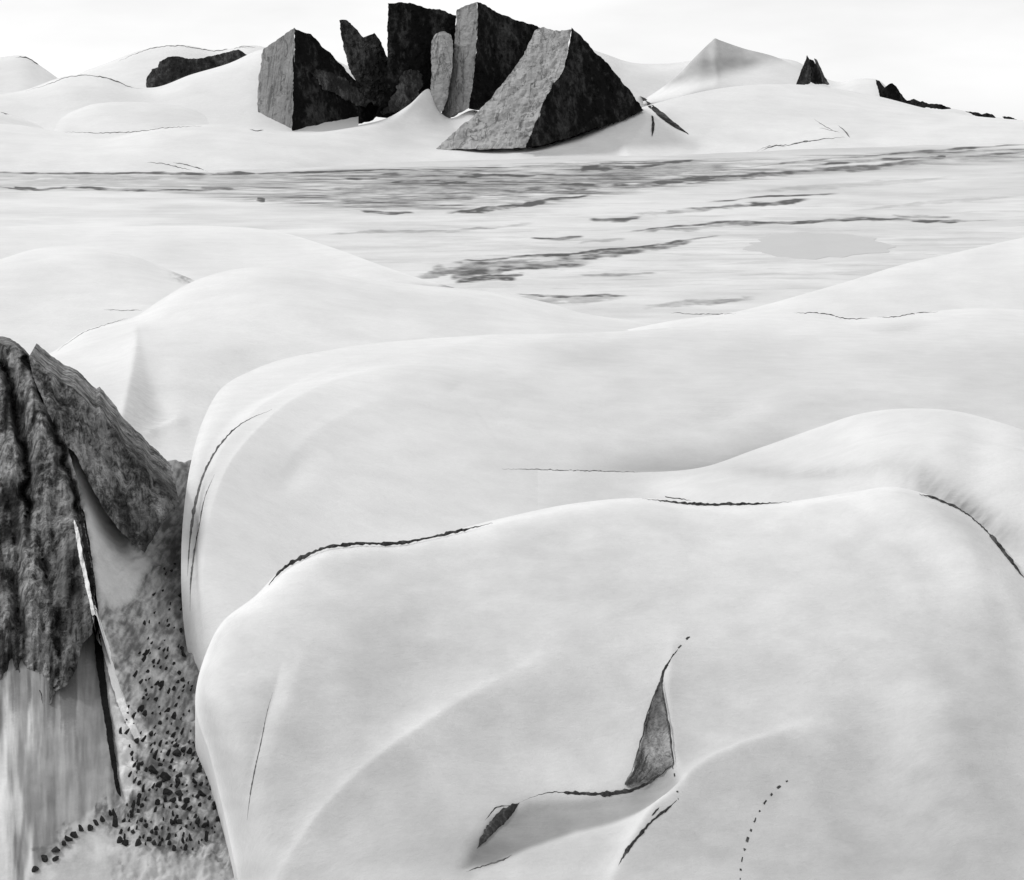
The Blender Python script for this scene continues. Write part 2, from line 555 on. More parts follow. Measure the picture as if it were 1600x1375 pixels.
def rel2(u, v):
    z = ridge(u, v, [(560, 560), (700, 545), (830, 505)], 0.8, 10, 14, 0.3)
    z -= 2.2 * gauss(u, v, 1120, 650, 60, 14, -0.2)
    z -= 3.0 * gauss(u, v, 1150, 700, 150, 26, -0.3)
    z += ridge(u, v, [(315, 980), (318, 890), (332, 800), (358, 735), (400, 682), (450, 638), (520, 603), (600, 584), (690, 577), (790, 582), (900, 592)], 1.9, 12, 75, 0.3, 3)
    z += ridge(u, v, [(308, 860), (318, 780), (345, 705), (392, 650), (450, 612), (540, 575), (640, 556), (740, 552)], 0.9, 8, 16, 0.25, 2)
    z += ridge(u, v, [(420, 800), (440, 740), (490, 685), (560, 645), (650, 620)], 1.0, 14, 40, 0.3, 4)
    z += ridge(u, v, [(690, 640), (715, 604), (760, 592), (830, 588)], -1.2, 18, 30, 0.3, 4)
    z -= 2.0 * gauss(u, v, 455, 740, 40, 24, -0.6)
    z += 1.5 * gauss(u, v, 640, 700, 90, 60)
    z += ridge(u, v, [(297, 900), (304, 800), (335, 705), (372, 662), (425, 640)], -0.8, 8, 9, 0.2, 2)
    return z


def dust_shade2(u, v):
    n = fbm(u / 130, v / 40, 4, 44)
    line = resample([(860, 728, 0), (1000, 730, 0), (1060, 727, 0), (1110, 720, 0), (1180, 692, 0), (1290, 655, 0)], 40)[:, :2]
    s_, p_ = polydist(u, v, line)
    cr = np.exp(-np.abs(s_) / 18) * sstep(0, 0.35, p_) * sstep(1.0, 0.8, p_)  # shade painted into the crease above the right dome
    return np.clip(0.26 * cr + 0.06 + 0.16 * sstep(600, 1000, u) * sstep(500, 560, v) + 0.07 * n * sstep(400, 700, u), 0, 1)


def dirt_shade2(u, v):
    n = fbm(u / 80, v / 16, 4, 77)
    d = 0.02 * sstep(600, 1100, u) * (1 + 0.7 * n)
    d += 0.20 * gauss(u, v, 1410, 512, 40, 10, -0.1)
    d += 0.16 * gauss(u, v, 1140, 716, 90, 11, -0.25)  # more painted crease shade
    d += 0.09 * gauss(u, v, 1120, 640, 60, 20)
    d += 0.10 * softpoly(u, v, [(296, 900), (306, 790), (325, 745), (336, 735), (322, 800), (305, 930)], 4)
    return np.clip(d, 0, 1)


loft('middle_glacier_dome', G2, 680, 230, M['snow_near'], relief=rel2, dirt_shade=dirt_shade2, dust_shade=dust_shade2, rough=0.2, seed=11)

# ---- swelling dome on the right behind the near one
def g2y(u, v, off):
    return hit(u, v, ['middle_glacier_dome'])[0].y + off


G2R = [
    [(640, 860, g2y(640, 860, 25)), (800, 860, g2y(800, 860, 20)), (1000, 860, g2y(1000, 860, -6)), (1300, 860, 440), (1500, 900, 425), (1750, 1000, 400), (2250, 1040, 395)],
    [(680, 790, g2y(680, 790, 25)), (800, 775, g2y(800, 775, 16)), (900, 778, g2y(900, 778, 5)), (1000, 780, g2y(1000, 780, -7)), (1110, 772, 498), (1200, 755, 488), (1300, 730, 490), (1400, 705, 488), (1500, 705, 482),
     (1600, 730, 470), (1700, 780, 452), (1850, 825, 445), (2250, 850, 440)],
    [(660, 765, g2y(660, 765, 24)), (790, 753, g2y(790, 753, 14)), (900, 755, g2y(900, 755, 3)), (1000, 757, g2y(1000, 757, -7)), (1110, 749, 527), (1190, 727, 527), (1290, 698, 530), (1370, 676, 529), (1460, 670, 521), (1560, 688, 509),
     (1600, 701, 500), (1700, 747, 481), (1850, 788, 472), (2250, 812, 467)],
    [(640, 745, g2y(640, 745, 25)), (780, 734, g2y(780, 734, 12)), (900, 735, g2y(900, 735, 2)), (1000, 738, g2y(1000, 738, -7)), (1110, 727, 556), (1180, 700, 566), (1280, 666, 570),
     (1340, 647, 568), (1440, 638, 560), (1520, 646, 548), (1600, 672, 530), (1700, 715, 510), (1850, 752, 502), (2250, 775, 498)]]


def rel2r(u, v):
    z = ridge(u, v, [(1120, 745), (1230, 728), (1330, 738), (1430, 770), (1500, 800), (1560, 850)], -3.0, 26, 40, 0.25, 6)
    z -= 2.5 * gauss(u, v, 1530, 720, 40, 60)
    return z


def shade2r(u, v):
    n = fbm(u / 14, v / 50, 4, 12)
    d = 0.17 * gauss(u, v, 1500, 790, 80, 26, 0.55) * (1 + 0.8 * n)  # shoulder shadow painted as a grey patch
    d += 0.10 * gauss(u, v, 1250, 728, 110, 10, -0.05) * (1 + 0.5 * n)  # trough shade painted in
    return np.clip(d, 0, 1)


def blend2r(X, U, V):
    """let the left end lie on the middle dome and rise out of it gradually"""
    for i, j in zip(*np.nonzero(U < 1100)):
        u, v = U[i, j], V[i, j]
        h_ = hit(u, v, ['middle_glacier_dome'])
        if h_ is None:
            continue
        p = P(u, v, h_[0].y + float(np.interp(u, [640, 760, 840, 960, 1100], [30, 5, 0, -3.5, -9])))
        k = float(sstep(1100, 980, u))
        X[i, j] = X[i, j] * (1 - k) + np.array(p) * k


loft('right_glacier_dome', G2R, 540, 150, M['snow_near'], post=blend2r, rim=0.06, relief=rel2r, dirt_shade=shade2r, dust_shade=lambda u, v: np.clip(0.06 + 0.16 * sstep(600, 1000, u) + 0.07 * fbm(u / 130, v / 40, 4, 44) * sstep(1300, 1000, u) - 0.09 * sstep(1050, 1350, u) + 0.42 * gauss(u, v, 1505, 790, 95, 24, 0.62) * (1 + 0.4 * fbm((u - v) / 60, (u + v) / 8, 3, 14)) + 0.12 * gauss(u, v, 1250, 728, 130, 12) + 0.05 * fbm(u / 90, v / 40, 3, 8) * sstep(1000, 1300, u), 0, 1), rough=0.2, seed=5)  # gauss terms paint the shoulder shadow and trough shade

# ---- bright dome beyond
G3 = [
    [(-80, 860, 560), (200, 840, 580), (400, 760, 640), (700, 680, 720), (1000, 620, 820), (1250, 600, 850)],
    [(-40, 660, 670), (120, 640, 690), (210, 610, 730), (300, 570, 780), (420, 540, 830), (640, 530, 870), (800, 535, 890), (1000, 545, 900), (1250, 550, 900)],
    [(-10, 600, 780), (100, 565, 815), (215, 522, 870), (300, 475, 950), (420, 445, 1000), (640, 465, 1030), (760, 478, 1040), (860, 496, 1040), (1000, 508, 1040), (1250, 530, 1020)],
    [(-30, 585, 840), (30, 570, 865), (80, 551, 890), (130, 518, 930), (215, 493, 960), (250, 470, 990), (300, 441, 1030), (350, 424, 1060), (420, 417, 1090), (500, 425, 1110),
     (640, 444, 1130), (720, 451, 1135), (800, 461, 1140), (880, 478, 1140), (1000, 494, 1130), (1250, 520, 1090)]]


CONE_SHADE = [(214, 520), (207, 590), (196, 640), (188, 690), (235, 690), (262, 655), (238, 610), (226, 570)]  # cone-shaped shadow painted on the dome


def rel3(u, v):
    z = ridge(u, v, [(213, 500), (214, 540), (205, 600), (195, 650), (186, 700)], 5.0, 60, 22, 0.2, 2)
    z -= 4.0 * gauss(u, v, 245, 640, 28, 60)
    z += 3 * gauss(u, v, 420, 480, 120, 30)
    z += ridge(u, v, [(216, 690), (260, 668), (300, 660)], 2.5, 10, 14, 0.3)
    return z


loft('bright_glacier_dome', G3, 420, 200, M['snow_mid'], relief=rel3, dirt_shade=lambda u, v: 0.14 * softpoly(u, v, CONE_SHADE, 9), rough=0.15, seed=14)

# ---- hill on the right flank
G3R = [
    [(900, 545, 870), (1250, 545, 880), (1900, 560, 880)],
    [(930, 532, 960), (1150, 507, 950), (1300, 482, 1000), (1450, 455, 1050), (1600, 430, 1100), (1900, 400, 1120)],
    [(930, 526, 1010), (1050, 501, 990), (1150, 487, 1015), (1200, 475, 1040), (1250, 461, 1065), (1330, 438, 1115), (1400, 416, 1165), (1500, 393, 1240), (1600, 371, 1310), (1900, 330, 1400)]]
loft('right_snow_hill', G3R, 300, 100, M['snow_mid'], rough=0.15, seed=17,
     dirt_shade=lambda u, v: np.clip(0.12 * gauss(u, v, 1110, 477, 90, 8, -0.12), 0, 1))

# ---- hills on the left
G4B = [
    [(-200, 640, 760), (120, 600, 830), (350, 560, 880)],
    [(-200, 490, 1000), (0, 488, 1010), (160, 487, 1010), (260, 484, 1020), (360, 470, 1060)],
    [(-200, 440, 1120), (0, 425, 1150), (120, 412, 1180), (210, 424, 1170), (290, 446, 1150), (360, 462, 1120)],
    [(-200, 428, 1220), (0, 405, 1260), (50, 390, 1290), (120, 384, 1310), (200, 397, 1290), (270, 424, 1250), (312, 441, 1220), (380, 465, 1180)]]
loft('small_snow_hill', G4B, 260, 130, M['snow_mid'], rough=0.15, seed=20,
     dirt_shade=lambda u, v: np.clip(0.35 * gauss(u, v, 286, 434, 18, 7, 0.4) * (1 + fbm(u / 5, v / 3, 3, 5)), 0, 1))
G4 = [
    [(-300, 520, 980), (200, 500, 1010), (500, 490, 1090), (820, 505, 1190)],
    [(-300, 400, 1380), (0, 400, 1390), (250, 395, 1400), (400, 405, 1390), (520, 425, 1290), (640, 446, 1205), (760, 472, 1230), (820, 490, 1240)],
    [(-300, 365, 1560), (0, 368, 1580), (230, 366, 1600), (330, 366, 1610), (430, 374, 1580), (520, 400, 1400), (600, 426, 1260), (660, 442, 1215), (760, 470, 1245), (820, 486, 1250)],
    [(-300, 350, 1700), (0, 354, 1720), (100, 352, 1740), (230, 353, 1750), (330, 353, 1760), (430, 361, 1700), (520, 387, 1480), (600, 416, 1310), (660, 436, 1235), (705, 448, 1215), (760, 466, 1240), (820, 480, 1240)]]
loft('left_snow_hill', G4, 320, 120, M['snow_mid'], rough=0.15, seed=23, drop=0.6)

# ---- striped ice plain
PL = [
    [(-400, 660, 800), (800, 660, 800), (2000, 660, 800)],
    [(-400, 540, 990), (800, 540, 990), (2000, 535, 960)],
    [(-400, 450, 1230), (800, 450, 1230), (2000, 440, 1190)],
    [(-400, 380, 1596), (800, 380, 1596), (2000, 365, 1596)],
    [(-400, 322, 2308), (800, 320, 2344), (1300, 314, 2344), (2000, 302, 2344)],
    [(-400, 288, 3125), (500, 286, 3190), (900, 280, 3250), (1300, 270, 3300), (1600, 262, 3300), (2000, 255, 3300)],
    [(-400, 266, 4250), (0, 266, 4250), (400, 264, 4300), (680, 252, 4600), (900, 246, 4700), (1100, 239, 4750), (1300, 231, 4800), (1600, 221, 4850), (2000, 214, 4850)]]

STREAKS = [  # traced moraine bands on the plain: polyline, half-width px, cover
    ([(-50, 269), (60, 270), (130, 270), (330, 271), (410, 270), (560, 266), (690, 262)], 1.6, 0.75),
    ([(325, 272), (360, 271), (405, 270)], 2.2, 0.9),
    ([(-50, 276), (200, 278), (500, 274), (800, 264), (900, 258)], 4.0, 0.32),
    ([(-50, 288), (40, 296), (100, 294), (160, 296), (230, 298), (400, 297)], 1.6, 0.6),
    ([(20, 292), (60, 294)], 2.2, 0.7), ([(310, 294), (370, 297)], 2.0, 0.5),
    ([(0, 284), (300, 286), (520, 282)], 5.0, 0.22),
    ([(520, 277), (560, 279), (610, 273), (700, 268), (780, 265)], 2.5, 0.6),
    ([(600, 288), (640, 285), (690, 286), (740, 284)], 3.0, 0.78),
    ([(540, 290), (700, 283), (900, 272), (1010, 262)], 9.0, 0.34),
    ([(480, 300), (650, 296), (820, 290), (930, 284), (1010, 278)], 8.0, 0.44),
    ([(430, 306), (560, 313), (680, 309), (760, 304), (900, 294)], 5.0, 0.45),
    ([(700, 276), (760, 274), (820, 274), (880, 272)], 2.2, 0.75),
    ([(680, 300), (760, 300), (860, 294), (1000, 290), (1060, 283), (1160, 274), (1300, 264), (1400, 256), (1500, 250)], 4.5, 0.62),
    ([(1000, 289), (1060, 283), (1130, 276)], 3.5, 0.85), ([(1120, 276), (1200, 271), (1230, 268)], 2.5, 0.85),
    ([(690, 331), (740, 329), (780, 325), (840, 317), (900, 307), (935, 301)], 3.0, 0.72),
    ([(740, 329), (790, 323)], 2.5, 0.9),
    ([(560, 327), (600, 332), (650, 332)], 2.2, 0.6), ([(480, 300), (520, 312), (600, 320), (700, 320)], 5.0, 0.26),
    ([(400, 311), (415, 312)], 3.5, 0.7), ([(410, 312), (500, 311)], 2.0, 0.35),
    ([(900, 264), (950, 262), (1000, 259), (1030, 257), (1080, 249), (1098, 247)], 1.8, 0.95),
    ([(900, 264), (955, 262), (1000, 259)], 4.0, 1.0),
    ([(930, 272), (1000, 268), (1080, 262), (1160, 258)], 7.0, 0.42),
    ([(1150, 262), (1230, 254), (1330, 246), (1420, 238), (1500, 232), (1620, 224)], 1.4, 0.5),
    ([(1250, 258), (1350, 252), (1450, 246), (1620, 238)], 1.5, 0.55),
    ([(1390, 240), (1470, 238), (1620, 232)], 1.4, 0.5), ([(1420, 246), (1500, 244), (1620, 240)], 5.0, 0.30),
    ([(1450, 246), (1480, 246)], 3.0, 0.75),
    ([(1100, 316), (1150, 313), (1200, 307), (1260, 305), (1315, 302)], 1.4, 0.6),
    ([(1060, 326), (1110, 324), (1160, 322), (1220, 317), (1270, 312)], 2.6, 0.66),
    ([(980, 336), (1060, 330), (1140, 324)], 3.0, 0.34),
    ([(918, 344), (945, 345), (975, 343), (1005, 339)], 3.0, 0.55),
    ([(955, 365), (1000, 360), (1060, 352), (1120, 347), (1160, 346), (1200, 350), (1260, 347), (1330, 344), (1400, 342), (1480, 345), (1575, 342)], 1.9, 0.62),
    ([(1000, 362), (1080, 357), (1150, 349), (1230, 350)], 3.2, 0.4),
    ([(1250, 346), (1300, 345), (1390, 343)], 3.5, 0.45), ([(1420, 345), (1500, 345)], 2.0, 0.7), ([(1390, 337), (1490, 339)], 1.6, 0.4),
    ([(826, 371), (860, 373), (915, 369)], 2.6, 0.55), ([(500, 366), (600, 362), (700, 361), (760, 356), (840, 348)], 2.4, 0.3),
    ([(690, 413), (745, 406), (820, 402), (880, 398), (940, 391), (1000, 386), (1060, 378), (1140, 367)], 2.0, 0.85),
    ([(860, 404), (940, 398), (1000, 391), (1050, 384), (1090, 376)], 5.0, 0.62),
    ([(640, 436), (690, 424), (760, 418), (840, 414), (930, 410)], 8.0, 0.56),
    ([(700, 432), (740, 428), (790, 423)], 5.0, 0.70),
    ([(708, 441), (740, 437), (770, 434), (810, 434)], 4.4, 1.0), ([(770, 434), (820, 430)], 2.0, 0.5),
    ([(800, 459), (860, 463), (985, 462)], 1.8, 0.6),
    ([(800, 463), (860, 468), (920, 468), (980, 463)], 5.0, 0.3),
    ([(900, 430), (980, 429), (1030, 427)], 2.0, 0.32), ([(900, 380), (980, 374)], 2.0, 0.25),
    ([(1000, 480), (1060, 476), (1120, 470), (1185, 463)], 4.0, 0.36),
    ([(1320, 330), (1450, 318), (1600, 306)], 2.5, 0.16), ([(1150, 300), (1300, 292), (1500, 276)], 3.0, 0.14),
]


def dirtp(u, v):
    d = np.zeros_like(u)
    wob = 2.2 * fbm(u / 45, v / 9, 3, 51)
    for line, hw, k in STREAKS:
        lu = [p[0] for p in line]
        lv = [p[1] for p in line]
        sel = (u > min(lu) - 20) & (u < max(lu) + 20) & (v > min(lv) - 5 * hw - 6) & (v < max(lv) + 5 * hw + 6)
        if not sel.any():
            continue
        uu, vv = u[sel], v[sel]
        s, p = polydist(uu, vv + wob[sel] * min(1, hw / 3), line)
        nn = fbm(uu / 22, vv / 3.0, 3, 61 + int(hw * 10))
        hwv = hw * (0.55 + 0.9 * np.sin(np.pi * np.clip(p, 0.02, 0.98)) ** 0.6) * 0.8 * (1 + 0.35 * nn)
        q = min(1.0, k * (1.45 if hw < 4 else 1.3)) * sstep(0, 0.12, p) * sstep(1, 0.88, p) * (1 - sstep(0.55, 1.25, np.abs(s) / np.maximum(hwv, 0.2))) * (0.85 + 0.4 * nn)
        d[sel] = np.maximum(d[sel], q)
    top = np.interp(u, [0, 400, 680, 900, 1100, 1300, 1600], [269, 268, 259, 252, 247, 240, 230])
    bot = np.interp(u, [0, 250, 400, 560, 800, 940, 1060, 1300, 1600], [300, 302, 316, 330, 326, 308, 294, 270, 252])
    amt = np.interp(u, [-100, 250, 450, 700, 1000, 1150, 1400, 1700], [0.20, 0.28, 0.44, 0.54, 0.54, 0.38, 0.32, 0.32])
    fine = fbm(u / 70, v / 1.7, 4, 171, 0.65)
    band = sstep(-2, 3, v - top) * sstep(6, -6, v - bot)
    d = np.maximum(d, band * amt * (0.75 + 0.9 * fine))
    # looser wisps lower down
    wis = sstep(0.25, 0.75, fbm(u / 110, v / 2.2 + u / 160, 4, 177, 0.6))
    low = sstep(300, 330, v) * sstep(480, 440, v) * sstep(450, 800, u - (450 - v) * 0)
    d = np.maximum(d, 0.13 * wis * low)
    d += 0.10 * np.clip(fbm(u / 90, v / 5, 4, 71), 0, 1) * sstep(470, 420, v) * sstep(-200, 200, u)
    return np.clip(d, 0, 1)


def relp(u, v):
    k = np.interp(v, [220, 262, 322, 450, 640], [10, 5, 2.2, 1.0, 0.5])
    return k * 0.5 * fbm(u / 150, v / 10, 3, 80) * (1 - np.clip(1.4 * gauss(u, v, 1275, 384, 150, 32), 0, 1))


loft('ice_plain', PL, 1400, 560, M['snow_mid'], back=1.2, drop=0.05, dirt_shade=dirtp, relief=relp, rim=0,
     dust_shade=lambda u, v: np.clip(0.13 + 0.10 * fbm(u / 160, v / 9, 4, 73) + 0.05 * sstep(330, 280, v) + 0.04 * sstep(700, 1000, u), 0, 1))

# pool of bare ice lying on the plain
pv, pf, NPL = [], [], 64
for ri, rr_ in enumerate((0.0, 0.3, 0.55, 0.75, 0.9, 1.0, 1.01)):
    for k in range(NPL):
        a = k / NPL * 2 * math.pi
        r = (1 + 0.06 * math.sin(3 * a + 1) + 0.05 * math.sin(5 * a) + 0.05 * math.sin(11 * a + 2) + 0.035 * math.sin(17 * a)) * rr_
        cu = 1275 + 112 * math.cos(a) * r
        cv = 384 + 20 * math.sin(a) * r * (1.0 if math.cos(a) > -0.6 else 0.75)
        h_ = hit(cu, cv, ['ice_plain'])
        pv.append(h_[0] + Vector((0, 0, 0.35 if ri < 6 else -0.5)))
for ri in range(6):
    for k in range(NPL):
        k2 = (k + 1) % NPL
        pf.append((ri * NPL + k, ri * NPL + k2, ri * NPL + NPL + k2, ri * NPL + NPL + k))
me = bpy.data.meshes.new('frozen_pool')
me.from_pydata([tuple(p) for p in pv], [], pf)
tag(link('frozen_pool', me, M['pool_ice']), kind='structure')

# ---- far snow: foot slopes under the peaks and the hills behind
FOOT = [
    [(-400, 292, 4150), (0, 292, 4150), (400, 290, 4200), (680, 282, 4450), (900, 278, 4550), (1100, 270, 4600), (1300, 262, 4650), (1700, 252, 4700)],
    [(-400, 250, 4400), (0, 248, 4400), (300, 246, 4450), (450, 246, 4500), (640, 244, 4810), (800, 245, 4830), (940, 239, 4900), (1080, 233, 4930), (1300, 222, 4900), (1700, 210, 4950)],
    [(-400, 200, 5000), (0, 205, 5000), (170, 220, 4950), (250, 205, 5000), (350, 201, 5050), (450, 212, 5020), (540, 208, 5050), (640, 200, 5280), (720, 212, 5280), (800, 236, 4930), (900, 217, 5040),
     (1000, 182, 5200), (1060, 192, 5200), (1200, 172, 5500), (1400, 180, 5600), (1700, 196, 5600)],
    [(-400, 178, 5300), (0, 190, 5300), (100, 206, 5250), (170, 209, 5250), (250, 199, 5300), (350, 195, 5350), (420, 201, 5350), (500, 206, 5350), (560, 196, 5380), (610, 182, 5400), (640, 163, 5420), (670, 139, 5500),
     (685, 172, 5460), (700, 184, 5450), (740, 172, 5450), (790, 216, 5330), (860, 218, 5300), (930, 190, 5400), (1005, 168, 5500), (1040, 160, 5600), (1120, 140, 5900), (1243, 132, 6200), (1370, 150, 6300), (1450, 170, 6200), (1700, 195, 6100)]]


def relf(u, v):
    z = ridge(u, v, [(1002, 165), (1010, 190), (1000, 215), (965, 245)], 18, 60, 30, 0.15, 3)
    z += ridge(u, v, [(1020, 175), (1050, 205), (1090, 238)], 10, 30, 30, 0.25, 3)
    z -= 14 * gauss(u, v, 1060, 215, 30, 14, 0.4)
    z += ridge(u, v, [(60, 250), (200, 262), (340, 262)], -6, 8, 8)
    return z


loft('foot_snowfield', FOOT, 700, 150, M['snow_far'], relief=relf, rough=0.1, seed=31, drop=0.8, back=0.6, dust_shade=lambda u, v: np.clip(0.06 + 0.06 * fbm(u / 70, v / 20, 4, 74), 0, 1))


def farhill(name, sil, Yf, base, seed, drop=0.8, back=0.5, dirt_shade=None, mid=0.55, rel=None):
    r0 = [(u, base, Yf * 0.82) for u, v, y in sil]
    r1 = [(u, v + (base - v) * mid, y * 0.90) for u, v, y in sil]
    r2 = [(u, v + (base - v) * 0.12, y * 0.97) for u, v, y in sil]
    return loft(name, [r0, r1, r2, sil], 260, 80, M['snow_far'], rough=0.1, seed=seed, drop=drop, back=back, dirt_shade=dirt_shade, relief=rel)


farhill('far_snow_hill', [(-300, 150, 5500), (-60, 165, 5500), (0, 175, 5480), (60, 194, 5450), (120, 212, 5400), (170, 225, 5350)], 5450, 262, 41)
farhill('far_snow_hill', [(30, 215, 5600), (60, 195, 5620), (130, 166, 5700), (230, 160, 5720), (310, 170, 5720), (400, 199, 5650), (470, 222, 5600)], 5600, 250, 42)
farhill('far_snow_hill', [(-300, 150, 6000), (-60, 150, 6000), (30, 143, 6050), (110, 118, 6150), (160, 119, 6150), (205, 134, 6100), (235, 137, 6100), (300, 116, 6180), (360, 98, 6220), (405, 78, 6260), (450, 70, 6300), (560, 110, 6250)], 6000, 235, 43)
farhill('far_snow_hill', [(-300, 130, 6800), (-60, 98, 6800), (0, 89, 6850), (40, 88, 6850), (65, 104, 6800), (110, 135, 6700), (180, 165, 6600)], 6700, 205, 44)
farhill('far_snow_hill', [(60, 150, 7000), (130, 112, 7100), (170, 97, 7200), (230, 76, 7300), (280, 70, 7300), (340, 78, 7300), (400, 71, 7350), (440, 82, 7300), (540, 130, 7200)], 7100, 190, 45)
# right: big slope up to the skyline and the pyramid-shaped hill on it
NS = [(800, 60, 7600), (900, 70, 7600), (945, 84, 7600), (980, 96, 7600), (1040, 99, 7650), (1100, 92, 7700), (1210, 90, 7700), (1245, 96, 7700), (1280, 118, 7600), (1310, 128, 7500), (1340, 123, 7450), (1372, 125, 7400), (1400, 150, 7300),
      (1430, 162, 7200), (1480, 168, 7100), (1530, 178, 7050), (1600, 190, 7000), (1700, 200, 7000), (2100, 212, 6950)]
farhill('right_skyline_snowfield', NS, 7000, 236, 46, drop=0.5, rel=lambda u, v: -40 * gauss(u, v, 1130, 150, 120, 22, 0.1) - 25 * gauss(u, v, 1290, 175, 70, 14, 0.2))
PH = [(1005, 156, 7150), (1030, 140, 7120), (1055, 121, 7040), (1090, 85, 6950), (1111, 65, 7000), (1117, 60, 7000), (1124, 62.5, 7000), (1160, 75, 7000), (1212, 89, 6950), (1260, 112, 6900), (1300, 138, 6850)]
loft('pyramid_snow_hill', [[(u, 215, 6900) for u, v, y in PH], [(u, v + (165 - v) * 0.8, 6560) for u, v, y in PH], [(u, v + (165 - v) * 0.35, y - 160) for u, v, y in PH], PH],
     200, 90, M['snow_far'], drop=0.5, back=0.5,
     dust_shade=lambda u, v: np.clip(0.05 + 0.55 * softpoly(u, v, [(1040, 134), (1090, 78), (1117, 44), (1160, 62), (1240, 88), (1190, 100), (1125, 118)], 11)  # greyer triangle on the upper hill
                               * (1 + 0.25 * fbm(u / 30, v / 20, 3, 4)), 0, 1))

# ---- moraine slope and snow apron beneath the cliff
MO = [
    [(-420, 1540, 262), (-120, 1540, 262), (20, 1540, 262), (100, 1540, 262), (250, 1540, 264), (460, 1530, 268)],
    [(-420, 1350, 285), (-120, 1350, 285), (20, 1350, 285), (100, 1350, 286), (250, 1345, 290), (440, 1335, 300)],
    [(-420, 1200, 310), (-120, 1200, 310), (20, 1200, 310), (100, 1200, 312), (190, 1195, 316), (290, 1190, 324), (420, 1180, 336)],
    [(-420, 1050, 340), (-120, 1050, 340), (20, 1050, 340), (100, 1050, 342), (180, 1045, 350), (270, 1020, 372), (400, 1000, 396)],
    [(-420, 900, 375), (-120, 900, 375), (20, 900, 375), (120, 900, 378), (190, 895, 396), (270, 880, 424), (390, 850, 462)],
    [(-420, 780, 402), (-120, 780, 402), (20, 780, 402), (110, 765, 406), (200, 790, 436), (280, 800, 462), (390, 770, 500)],
    [(-420, 690, 424), (-120, 690, 424), (20, 690, 424), (110, 680, 428), (260, 720, 486), (390, 710, 530)]]
COUL = [(104, 690), (122, 715), (150, 778), (192, 838), (238, 882), (222, 905), (212, 935), (170, 960), (152, 930), (140, 850), (128, 780)]
APRON = [(-200, 1000), (120, 1000), (150, 960), (162, 1040), (176, 1140), (190, 1235), (130, 1285), (60, 1340), (40, 1420), (-200, 1420)]
LEDGE = [(150, 940), (160, 985), (172, 1040), (186, 1085), (206, 1130), (222, 1160), (214, 1190), (212, 1230), (197, 1262), (190, 1240), (180, 1150), (166, 1050), (155, 980)]
LOW = [(60, 1400), (60, 1350), (140, 1290), (200, 1300), (250, 1340), (330, 1352), (380, 1375), (380, 1420)]


def dirtm(u, v):
    n = fbm(u / 26, v / 26, 4, 91)
    n2 = fbm(u / 9, v / 13, 4, 95)
    n3 = fbm((u + v * 0.45) / 4.5, v / 9, 3, 97)
    d = 0.60 + 0.14 * n + 0.26 * n2 + 0.30 * n3
    d += 0.2 * gauss(u, v, 270, 860, 40, 60) + 0.10 * gauss(u, v, 290, 1200, 60, 90)
    a = softpoly(u, v, COUL, 7)
    d = d * (1 - a) + a * (0.10 + 0.05 * n + 0.06 * sstep(800, 940, v))
    a = softpoly(u + 8 * n2, v + 14 * n2, APRON, 7)
    st = fbm(u / 16, v / 140, 4, 99)
    d = d * (1 - a) + a * (0.07 + 0.05 * st + 0.03 * n)
    drip = sstep(-0.25, 0.5, fbm(u / 9, v / 120, 4, 101)) * sstep(1190, 1040, v + 60 * fbm(u / 14, v / 300, 3, 103)) * sstep(150, 120, u)
    d = np.maximum(d, 0.9 * drip * sstep(900, 1000, v))
    a = softpoly(u + 10 * n2, v, LEDGE, 6)
    d = d * (1 - 0.9 * a)
    a = softpoly(u + 10 * n2, v + 12 * n, LOW, 14)
    d = d * (1 - a) + a * (0.16 + 0.12 * n)
    d = d * (1 - sstep(1350, 1372, v + 8 * n)) + 0.12 * sstep(1350, 1372, v + 8 * n)
    return np.clip(d, 0, 1)


def dust_shadem(u, v):
    n = fbm(u / 26, v / 26, 4, 91)
    st = fbm(u / 16, v / 140, 4, 99)
    d = 0.36 + 0.10 * n
    a = softpoly(u + 8 * n, v + 14 * n, APRON, 9)
    d = d * (1 - a) + a * (0.78 + 0.10 * st + 0.05 * n + 0.07 * fbm(u / 5, v / 45, 3, 111) - 0.62 * sstep(50, -10, u + 40 * st - (v - 1200) * 0.2))  # grey of the shaded apron painted into its snow
    a = softpoly(u + 6 * n, v, LEDGE, 5)
    d = d * (1 - 0.85 * a)
    a = softpoly(u, v, COUL, 9)
    d = d * (1 - a) + a * (0.05 + 0.08 * sstep(800, 940, v))
    return np.clip(d, 0, 1)


def relm(u, v):
    z = 0.7 * fbm(u / 18, v / 16, 4, 92) * sstep(150, 200, u)
    z += ridge(u, v, [(120, 740), (150, 900), (170, 1050), (185, 1180), (195, 1260)], 2.0, 30, 14, 0.1, 3)
    return z


M['moraine'] = snow_mat('moraine', 0.3, 0.64, 0.74, 0.06, 4.0)
loft('moraine_slope', MO, 420, 420, M['moraine'], relief=relm, dirt_shade=dirtm, dust_shade=dust_shadem, rim=0, back=0)


# ================================================================== ROCK
def pt_noise(p, sc, seed):
    from mathutils import noise
    q = Vector((p.x / sc + seed * 7.3, p.y / sc, p.z / sc))
    return noise.fractal(q, 0.9, 2.1, 5)


